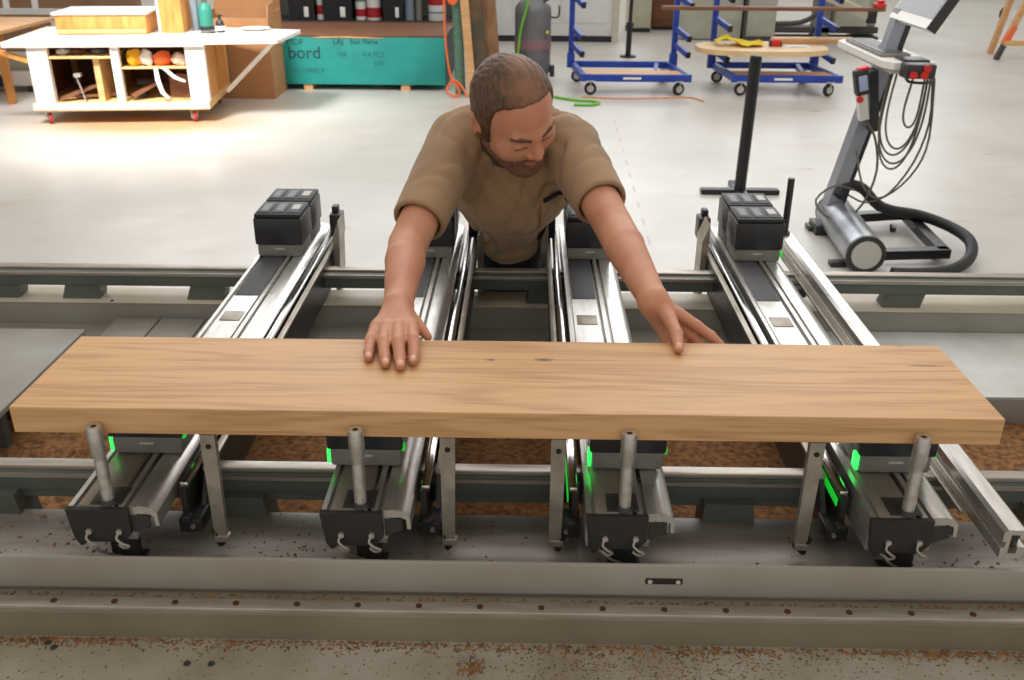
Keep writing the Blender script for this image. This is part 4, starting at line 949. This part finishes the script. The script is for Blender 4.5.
def cranium(q): return ell(q, (0, -.012, .028), (.0765, .099, .090))
def head_sdf(q):
    ax_ = np.abs(q[:, 0]); m = np.stack([ax_, q[:, 1], q[:, 2]], 1)
    d = cranium(q)
    d = smin(d, ell(q, (0, .026, -.040), (.059, .064, .080)), .030)
    d = smin(d, cap(m, (.050, .004, -.052), (.020, .062, -.088), .019, .015), .025)
    d = smin(d, ell(q, (0, .074, -.094), (.024, .020, .019)), .022)
    d = smin(d, sph(m, (.040, .054, -.024), .025), .03)
    d = smin(d, cap(m, (.0, .0815, .026), (.036, .072, .027), .0095, .0085), .016)
    d = smax(d, -sph(m, (.031, .097, .004), .0125), .018)
    d = smin(d, ell(m, (.031, .0745, .003), (.0155, .0115, .0105)), .005)
    d = smin(d, cap(q, (0, .085, .012), (0, .106, -.019), .0085, .0100), .014)
    d = smin(d, sph(m, (.0115, .0955, -.024), .0085), .008)
    d = smax(d, -sph(m, (.0065, .102, -.0335), .0042), .004)
    d = smin(d, cap(m, (0, .0915, -.0515), (.019, .0835, -.0545), .0062, .0035), .008)
    d = smin(d, cap(m, (0, .0905, -.0615), (.016, .0835, -.0595), .0066, .0038), .007)
    d = smax(d, -cap(m, (0, .0995, -.0562), (.019, .0885, -.0567), .0022, .0014), .003)
    # ears
    e = ell(m, (.0800, -.014, -.004), (.0105, .022, .033))
    e = smax(e, -ell(m, (.0895, -.009, -.002), (.0065, .012, .021)), .006)
    return smin(d, e, .010)

NECK = (cap, )
SL, SR = V3((-.156, 2.10, 1.280)), V3((.102, 2.10, 1.268))          # image-left is his right shoulder
EL, ER = V3((-.237, 1.815, 1.138)), V3((.181, 1.845, 1.172))
WL, WR = V3((-.230, 1.592, 1.100)), V3((.236, 1.60, 1.113))
def arm_sdf(P, s, e, w, sg):
    mid = e + (w - e) * .30
    d = cap(P, s, e, .050, .0390)
    d = smin(d, cap(P, e, mid, .0390, .0395), .004)
    d = smin(d, cap(P, mid, w, .0395, .0265), .004)
    return d
def finger(P, pts, rs):
    d = None
    for (a, b, ra, rb) in zip(pts[:-1], pts[1:], rs[:-1], rs[1:]):
        c = cap(P, a, b, ra, rb); d = c if d is None else smin(d, c, .004)
    return d
zt = 1.0715
RHF = [  # his right hand (image left): pinky, ring, middle, index, flat on the board
    ([(-.2585, 1.506, 1.092), (-.2625, 1.468, 1.087), (-.2615, 1.434, 1.0795), (-.2585, 1.413, 1.0792)], (.0105, .0088, .0078, .0066)),
    ([(-.2390, 1.500, 1.096), (-.2385, 1.454, 1.091), (-.2320, 1.415, 1.0810), (-.2270, 1.391, 1.0795)], (.0110, .0094, .0084, .0070)),
    ([(-.2175, 1.498, 1.098), (-.2125, 1.448, 1.093), (-.2055, 1.408, 1.0815), (-.2015, 1.383, 1.0795)], (.0112, .0097, .0086, .0072)),
    ([(-.1960, 1.503, 1.096), (-.1880, 1.460, 1.092), (-.1835, 1.424, 1.0815), (-.1825, 1.402, 1.0795)], (.0110, .0095, .0085, .0071))]
RHT = ([(-.213, 1.568, 1.092), (-.194, 1.545, 1.085), (-.181, 1.530, 1.078), (-.170, 1.520, 1.069)], (.0150, .0120, .0098, .0080))
def handR_sdf(P):
    d = cap(P, (-.236, 1.585, 1.098), (-.2565, 1.512, 1.090), .020, .0115)
    for (a, r) in (((-.239, 1.506, 1.093), .0130), ((-.2175, 1.504, 1.094), .0135), ((-.198, 1.510, 1.092), .0130)):
        d = smin(d, cap(P, (-.228, 1.582, 1.099), a, .021, r), .012)
    d = smin(d, cap(P, (-.256, 1.518, 1.088), (-.200, 1.518, 1.090), .0135, .0135), .012)
    for pts, rs in RHF: d = smin(d, finger(P, pts, [x * 1.12 for x in rs]), .006)
    d = smin(d, finger(P, *RHT), .008)
    return d
# his left hand (image right): thumb on top, fingers down behind the far edge
LHT = ([(.250, 1.580, 1.107), (.2615, 1.545, 1.096), (.2680, 1.503, 1.088), (.2660, 1.463, 1.0795)], (.0150, .0125, .0108, .0086))
LHF = [([(.280, 1.574, 1.096), (.312, 1.556, 1.080), (.336, 1.542, 1.067), (.353, 1.531, 1.055)], (.0112, .0096, .0086, .0070)),
       ([(.276, 1.583, 1.084), (.306, 1.560, 1.060), (.328, 1.538, 1.040), (.340, 1.519, 1.024)], (.0112, .0097, .0086, .0072)),
       ([(.266, 1.588, 1.072), (.290, 1.564, 1.043), (.306, 1.540, 1.020), (.312, 1.518, 1.004)], (.0110, .0094, .0084, .0070)),
       ([(.252, 1.588, 1.064), (.266, 1.562, 1.034), (.272, 1.540, 1.013), (.273, 1.517, 1.000)], (.0104, .0086, .0077, .0066))]
def handL_sdf(P):
    d = cap(P, (.240, 1.594, 1.108), (.277, 1.576, 1.093), .022, .0135)
    for (a, r) in (((.272, 1.584, 1.083), .0140), ((.262, 1.588, 1.072), .0140), ((.250, 1.588, 1.066), .0130)):
        d = smin(d, cap(P, (.239, 1.597, 1.104), a, .022, r), .014)
    for pts, rs in LHF: d = smin(d, finger(P, pts, [x * 1.10 for x in rs]), .0055)
    d = smin(d, finger(P, *LHT), .008)
    return d
def near(P, lo, hi, fn, m=.10):
    """evaluate fn only near its box"""
    lo = V3(lo); hi = V3(hi)
    q = np.maximum(np.maximum(lo - P, P - hi), 0); dist = np.sqrt((q * q).sum(1)); out = dist + m
    k = dist < m
    if k.any(): out[k] = np.minimum(fn(P[k]), out[k])
    return out
CH, BE, HP = V3((-.030, 2.18, 1.222)), V3((-.040, 2.42, 1.105)), V3((-.045, 2.63, 1.02))
def torso_core(P, g=0.0):
    q = P.copy(); q[:, 0] = -.035 + (P[:, 0] + .035) / 1.28
    def sc(p): p = V3(p).copy(); p[0] = -.035 + (p[0] + .035) / 1.28; return p
    d = cap(q, sc(CH), sc(BE), .118 + g, .104 + g)
    d = smin(d, cap(q, sc(BE), sc(HP), .104 + g, .090 + g), .05)
    return d
def shoulders(P, g=0.0):
    d = cap(P, SL + V3((.03, .02, 0)), SR + V3((-.03, .02, 0)), .060 + g, .060 + g)
    return smin(d, cap(P, (-.035, 2.135, 1.285), (-.035, 2.22, 1.27), .085 + g, .10 + g), .06)
NB, NT = V3((-.036, 2.120, 1.285)), HW((0, -.040, -.055))
LEGS = [((-.070, 2.62, .98), (-.072, 2.62, .50), (-.088, 2.66, .08)), ((-.010, 2.62, .98), (-.008, 2.63, .50), (.004, 2.68, .08))]
def legs(P, g=0.0):
    d = None
    for a, b, c in LEGS:
        e = smin(cap(P, a, b, .057 + g, .050 + g), cap(P, b, c, .056 + g, .040 + g), .02); d = e if d is None else smin(d, e, .02)
    return d
def body_sdf(P):
    d = near(P, (-.18, 1.80, 1.20), (.12, 2.14, 1.53), lambda p: smin(head_sdf(toH(p)), cap(p, NT, NB, .054, .060), .025))
    d = smin(d, np.minimum(torso_core(P, -.016), shoulders(P, -.014)), .03)
    d = smin(d, near(P, (-.35, 1.56, 1.03), (-.12, 2.16, 1.36), lambda p: arm_sdf(p, SL, EL, WL, 1)), .02)
    d = smin(d, near(P, (.08, 1.56, 1.03), (.30, 2.16, 1.36), lambda p: arm_sdf(p, SR, ER, WR, -1)), .02)
    d = smin(d, near(P, (-.29, 1.37, 1.05), (-.14, 1.62, 1.13), handR_sdf, .06), .012)
    d = smin(d, near(P, (.21, 1.45, .98), (.38, 1.63, 1.14), handL_sdf, .06), .012)
    d = smin(d, near(P, (-.20, 2.5, .04), (.12, 2.74, 1.06), lambda p: legs(p, -.012)), .03)
    return d
def fold(P, f, ph, amp):
    s = np.sin(P @ V3(f) + ph + 1.5 * np.sin(P @ V3((11, 17, 13)) + ph) + .7 * np.sin(P @ V3((-31, 23, 27)) + 2 * ph))
    return amp * (1.0 - 1.7 * np.abs(s) ** .8) * (.55 + .45 * np.sin(P @ V3((17, -13, 21)) + 3 * ph))
def shirt_sdf(P):
    t = smin(torso_core(P, .010), shoulders(P, .004), .035)
    # loose cloth hanging under chest and belly
    t = smin(t, cap(P, (-.03, 2.14, 1.155), (-.038, 2.36, 1.075), .095, .098), .06)
    t = smin(t, cap(P, (-.040, 2.40, 1.00), (-.046, 2.50, .915), .066, .060), .05)
    t = smin(t, cap(P, (-.068, 2.475, .915), (-.018, 2.475, .915), .045, .045), .04)
    t = t + fold(P, (40, 18, -34), .6, .0075) + fold(P, (-26, 44, 30), 2.2, .0055) + fold(P, (52, 20, 30), 1.1, .0030)
    for S, E, sgn, tl in ((SL, EL, 0.4, .83), (SR, ER, 2.0, .77)):
        T = S + (E - S) * tl; dr = (E - S) / np.linalg.norm(E - S)
        s = cap(P, S, T, .064, .0565)
        cut = (P - T) @ dr + .012
        fm = np.clip(-cut / .10 - .1, 0, 1)
        s = s + fm * (fold(P, (34, -36, 36), sgn, .0055) + fold(P, (18, -54, 28), sgn * 2, .0042))
        s = smax(s, cut, .006)
        inner = cap(P, S + (E - S) * (tl - .10), E, .0465, .0440)
        s = smax(s, -inner, .004)
        t = smin(t, s, .045)
    # neck opening
    t = smax(t, -ell(P, NB + V3((.004, -.050, .030)), (.074, .062, .085)), .008)
    # hem
    t = smax(t, (P - V3((-.04, 2.52, .862))) @ V3((0, .15, -.98)), .006)
    t = smax(t, P[:, 1] - 2.66, .006)
    return t
person = thing('person', 'bearded man in a brown T-shirt leaning over the machine with both hands on the board', 'person', (-.04, 2.62, 0))
PO = (-.04, 2.62, 0)
SKIN = mat('skin', rgb(204, 146, 114), 0.5, col2=rgb(190, 126, 98), scale=16, bump=0.06, bscale=220)
SKIN.node_tree.nodes['Principled BSDF'].inputs['Subsurface Weight'].default_value = 0.08
SKIN.node_tree.nodes['Principled BSDF'].inputs['Subsurface Radius'].default_value = (.012, .005, .003)
LIPS = mat('lips', rgb(184, 114, 94), 0.5); NAIL = mat('fingernail', rgb(222, 170, 146), 0.35); RUDDY = mat('ruddy_skin', rgb(204, 134, 106), 0.5, col2=rgb(192, 122, 96), scale=30)
LASH = mat('eyelashes', rgb(70, 46, 36), 0.6)
TIPS = [(p[-1], p[-2]) for p, r in RHF] + [(LHT[0][-1], LHT[0][-2])]
def body_mats(c):
    out = np.zeros(len(c), np.int32)
    q = toH(c); ax_ = np.abs(q[:, 0])
    hd = (np.abs(q) < .14).all(1)
    lips = hd & (ax_ < .019) & (q[:, 1] > .082) & (q[:, 2] < -.0485) & (q[:, 2] > -.0675)
    ear = hd & (ax_ > .078) & (q[:, 2] < .035)
    lash = hd & (np.abs(ax_ - .031) < .014) & (q[:, 1] > .074) & (np.abs(q[:, 2] + .0035 + (ax_ - .031) ** 2 * 0) < .0022)
    nose = hd & (ax_ < .018) & (q[:, 1] > .096) & (q[:, 2] < -.006) & (q[:, 2] > -.038)
    out[ear | nose] = 3; out[lips] = 1; out[lash] = 4
    for tip, prev in TIPS:
        tip = V3(tip); prev = V3(prev); dr = (tip - prev) / np.linalg.norm(tip - prev)
        r = c - tip; al_ = r @ dr; side = r - al_[:, None] * dr
        out[(np.abs(al_ - .0005) < .0065) & (side[:, 2] > .0030) & (np.abs(side[:, 0]) < .0048) & (np.abs(side[:, 2]) < .010)] = 2
    return out
sdf_obj('body', body_sdf, (-.36, 1.36, .02), (.40, 2.78, 1.54), .0030, [SKIN, LIPS, NAIL, RUDDY, LASH], person, PO, matfn=body_mats)

def tshirt_mat():
    m = mat('brown_jersey', rgb(162, 131, 98), 0.85, col2=rgb(144, 114, 84), scale=7, bump=0.25, bscale=420)
    m.node_tree.nodes['Principled BSDF'].inputs['Sheen Weight'].default_value = 0.15
    return m
JERSEY = tshirt_mat()
ts = sdf_obj('t_shirt', shirt_sdf, (-.36, 1.80, .84), (.32, 2.78, 1.42), .0042, [JERSEY], person, PO, relax=2)
def collar_sdf(P):
    d = np.abs(ell(P, NB + V3((.004, -.050, .030)), (.074, .062, .085))) - .003
    s = np.abs(shirt_sdf(P) + .001) - .0105
    return smax(d, s, .004)
sdf_obj('collar', collar_sdf, (-.14, 1.98, 1.17), (.08, 2.16, 1.42), .003, [mat('collar_rib', rgb(84, 66, 50), 0.9)], ts, PO)
PK = V3((.074, 2.075, 1.150))
def pocket_sdf(P):
    d = np.abs(shirt_sdf(P) - .003) - .0022
    q = P - PK
    bx_ = np.maximum(np.abs(q[:, 0]) - .040, np.maximum(q[:, 2] - .018 - .25 * q[:, 0], -.075 - q[:, 2]))
    return np.maximum(np.maximum(d, bx_), q[:, 1] - .12)
sdf_obj('pocket', pocket_sdf, (.02, 1.98, 1.04), (.14, 2.26, 1.20), .0032, [JERSEY], ts, PO, relax=1)
def slit_sdf(P):
    d = np.abs(shirt_sdf(P) - .0035) - .0022
    q = P - PK
    return np.maximum(np.maximum(d, np.abs(q[:, 0]) - .034), np.maximum(np.abs(q[:, 2] - .021 - .25 * q[:, 0]) - .007, q[:, 1] - .12))
sdf_obj('pocket_opening', slit_sdf, (.02, 1.98, 1.04), (.14, 2.26, 1.22), .0032, [mat('pocket_shade', rgb(24, 20, 18), 0.9)], ts, PO)
pn = obj('pocket_pen', MB().bar(PK + V3((.040, -.028, .012)), PK + V3((.052, -.022, .065)), .010, .006, (0, 1, 0)), PODMARK, person, world=True)
def trousers_sdf(P):
    d = smin(legs(P, .004), cap(P, (-.070, 2.64, 1.02), (-.010, 2.64, 1.02), .080, .080), .04)
    d = d + fold(P, (20, 30, 40), 1.0, .004)
    return smax(d, .10 - P[:, 2], .004)
sdf_obj('trousers', trousers_sdf, (-.24, 2.40, .08), (.16, 2.78, 1.06), .007, [mat('dark_navy_denim', rgb(34, 36, 46), 0.85, col2=rgb(44, 46, 58), scale=40)], person, PO)
for x in (-.088, .004):
    obj('shoe', MB().box(x - .045, x + .045, 2.50, 2.78, 0, .035, .012).box(x - .042, x + .042, 2.60, 2.77, .03, .11, .025), mat('dark_shoe', rgb(40, 36, 34), .7) if x < 0 else bpy.data.materials['dark_shoe'], person, world=True)
HAIR = mat('brown_hair', rgb(58, 40, 28), 0.55, col2=rgb(112, 80, 56), scale=34, stretch=(9, 1.6, 1.6), lo=.3, hi=.75, bump=0.8, bscale=60)
spots(HAIR, [tuple(HC + HA @ V3((.0, .030, .115)) - V3((-.04, 2.62, 0))) + (.062, .085, .06), tuple(HC + HA @ V3((.02, -.03, .12)) - V3((-.04, 2.62, 0))) + (.05, .06, .05)], rgb(140, 97, 70), .8)
CROWN = mat('thinning_hair', rgb(126, 88, 62), 0.6, col2=rgb(98, 66, 44), scale=45, bump=0.4, bscale=240)
BEARD = mat('short_beard', rgb(140, 98, 74), 0.75, col2=rgb(96, 66, 50), scale=140, bump=0.6, bscale=420)
def hair_region(q):
    ax_ = np.abs(q[:, 0]); y, z = q[:, 1], q[:, 2]
    wav = .0015 * np.sin(ax_ * 260) + .002 * np.sin(ax_ * 110 + 1)
    line = .041 + .88 * y - .35 * np.maximum(0, .030 - ax_) * 0 + .22 * np.maximum(0, .040 - np.abs(ax_ - .045)) - z + wav     # <0 keeps hair
    side = np.maximum(np.maximum(y - .024, -.030 - z), .052 - ax_)
    back = np.maximum(-.085 - z, y + .046)
    r = np.minimum(np.minimum(line, side), back)
    return np.maximum(r, -.088 - z)
def hair_sdf(P):
    q = toH(P)
    n = .0007 * np.sin(q[:, 0] * 420 + 3 * np.sin(q[:, 1] * 60)) * np.sin(q[:, 1] * 70 + q[:, 2] * 90) + .0005 * np.sin(q[:, 0] * 230 - q[:, 2] * 300)
    b = head_sdf(q) - (.0030 + .004 * np.clip((np.abs(q[:, 0]) - .03) / .04, 0, 1)) + n
    e = ell(np.stack([np.abs(q[:, 0]), q[:, 1], q[:, 2]], 1), (.086, -.016, -.012), (.022, .030, .042))
    return smax(smax(b, hair_region(q), .006), -e, .004)
def hair_mats(c):
    q = toH(c); return np.zeros(len(c), np.int32)
sdf_obj('hair', hair_sdf, (-.17, 1.83, 1.22), (.13, 2.16, 1.54), .0028, [HAIR, CROWN], person, PO, matfn=hair_mats)
def beard_sdf(P):
    q = toH(P); ax_ = np.abs(q[:, 0]); y, z = q[:, 1], q[:, 2]
    top = np.where(y < .015, -.012 + 0 * y, -.041 - .016 * np.sin(np.clip((y - .015) / .075, 0, 1) * PI))
    top = np.where(y < .03, np.minimum(-.012, -.012 - (y - .005) * 1.6), top)
    n = .0010 * np.sin(q[:, 0] * 500) * np.sin(z * 430 + y * 300)
    d = np.maximum(head_sdf(q) - .0034 + n, z - top)
    lipz = np.maximum(np.maximum(ax_ - .020, np.abs(z + .0575) - .0085), .07 - y)
    d = smax(d, -lipz, .003)
    return np.maximum(np.maximum(d, -.004 - y), np.maximum(.030 - ax_ if False else -1.0, -.128 - z))
sdf_obj('beard', beard_sdf, (-.14, 1.80, 1.16), (.12, 2.08, 1.42), .0028, [BEARD], person, PO)
def brow_sdf(P):
    q = toH(P); m = np.stack([np.abs(q[:, 0]), q[:, 1], q[:, 2]], 1)
    return np.maximum(head_sdf(q) - .0032, smin(cap(m, (.015, .089, .0245), (.034, .083, .0295), .0050, .0050), cap(m, (.034, .083, .0295), (.049, .071, .0255), .0050, .004), .004))
sdf_obj('eyebrows', brow_sdf, (-.12, 1.82, 1.26), (.12, 2.02, 1.44), .0026, [mat('eyebrow_hair', rgb(98, 66, 50), 0.7)], person, PO)
# ------------------------------------------------------------------ camera, light
cd = bpy.data.cameras.new('camera'); cam = bpy.data.objects.new('camera', cd); COL.objects.link(cam)
f_, p_, ro_, ya_ = 943.9, .437, .0062, -.0133
cy, sy = math.cos(ya_), math.sin(ya_)
fw = Vector((math.cos(p_) * sy, math.cos(p_) * cy, -math.sin(p_))); r0 = Vector((cy, -sy, 0)); u0 = r0.cross(fw)
r1 = math.cos(ro_) * r0 + math.sin(ro_) * u0; u1 = -math.sin(ro_) * r0 + math.cos(ro_) * u0
M = Matrix((r1, u1, -fw)).transposed().to_4x4(); M.translation = Vector((0, 0, 1.775))
cam.matrix_world = M
cd.sensor_fit = 'HORIZONTAL'; cd.sensor_width = 36; cd.lens = f_ * 36 / 1024
cd.clip_start = 0.05; cd.clip_end = 100
cd.dof.use_dof = True; cd.dof.focus_distance = 1.75; cd.dof.aperture_fstop = 9
SC.camera = cam

w = bpy.data.worlds.new('world'); SC.world = w; w.use_nodes = True
bg = w.node_tree.nodes['Background']; bg.inputs['Color'].default_value = (1.0, 0.96, 0.89, 1); bg.inputs['Strength'].default_value = 0.62
def area(name, loc, tgt, sx, sy, power, col=(1, 1, 1)):
    l = bpy.data.lights.new(name, 'AREA'); l.shape = 'RECTANGLE'; l.size = sx; l.size_y = sy; l.energy = power; l.color = col
    o = bpy.data.objects.new(name, l); COL.objects.link(o); o.location = loc
    o.rotation_euler = (Vector(tgt) - Vector(loc)).to_track_quat('-Z', 'Y').to_euler(); return o
bench_fill = area('skylight_over_bench', (-3.6, 5.2, 4.6), (-3.2, 8.1, .5), 1.4, 1.0, 54, (1, 0.98, 0.95)); bench_fill.data.spread = math.radians(48)  # unseen lamp added in front of the bench to whiten it
area('ceiling_lights_back', (1.0, 8.5, 5.5), (1.0, 8.3, 0), 7, 5, 110, (1, 0.985, 0.97))  # unseen overhead lamp added to brighten the back floor
area('ceiling_lights_middle', (0.2, 4.6, 4.6), (0.2, 4.4, 0), 4.0, 2.5, 62, (1, 0.985, 0.97))  # unseen overhead lamp added to brighten the man and middle floor
area('ceiling_lamp_front', (-0.5, 0.9, 4.2), (0, 1.6, 0.9), 2.5, 1.2, 6, (1, 0.92, 0.82))  # weak unseen fill added above the near machine
vs = SC.view_settings; vs.view_transform = 'Standard'; vs.look = 'None'; vs.gamma = 1; vs.exposure = 0.17; vs.use_curve_mapping = False
SC.display_settings.display_device = 'sRGB'
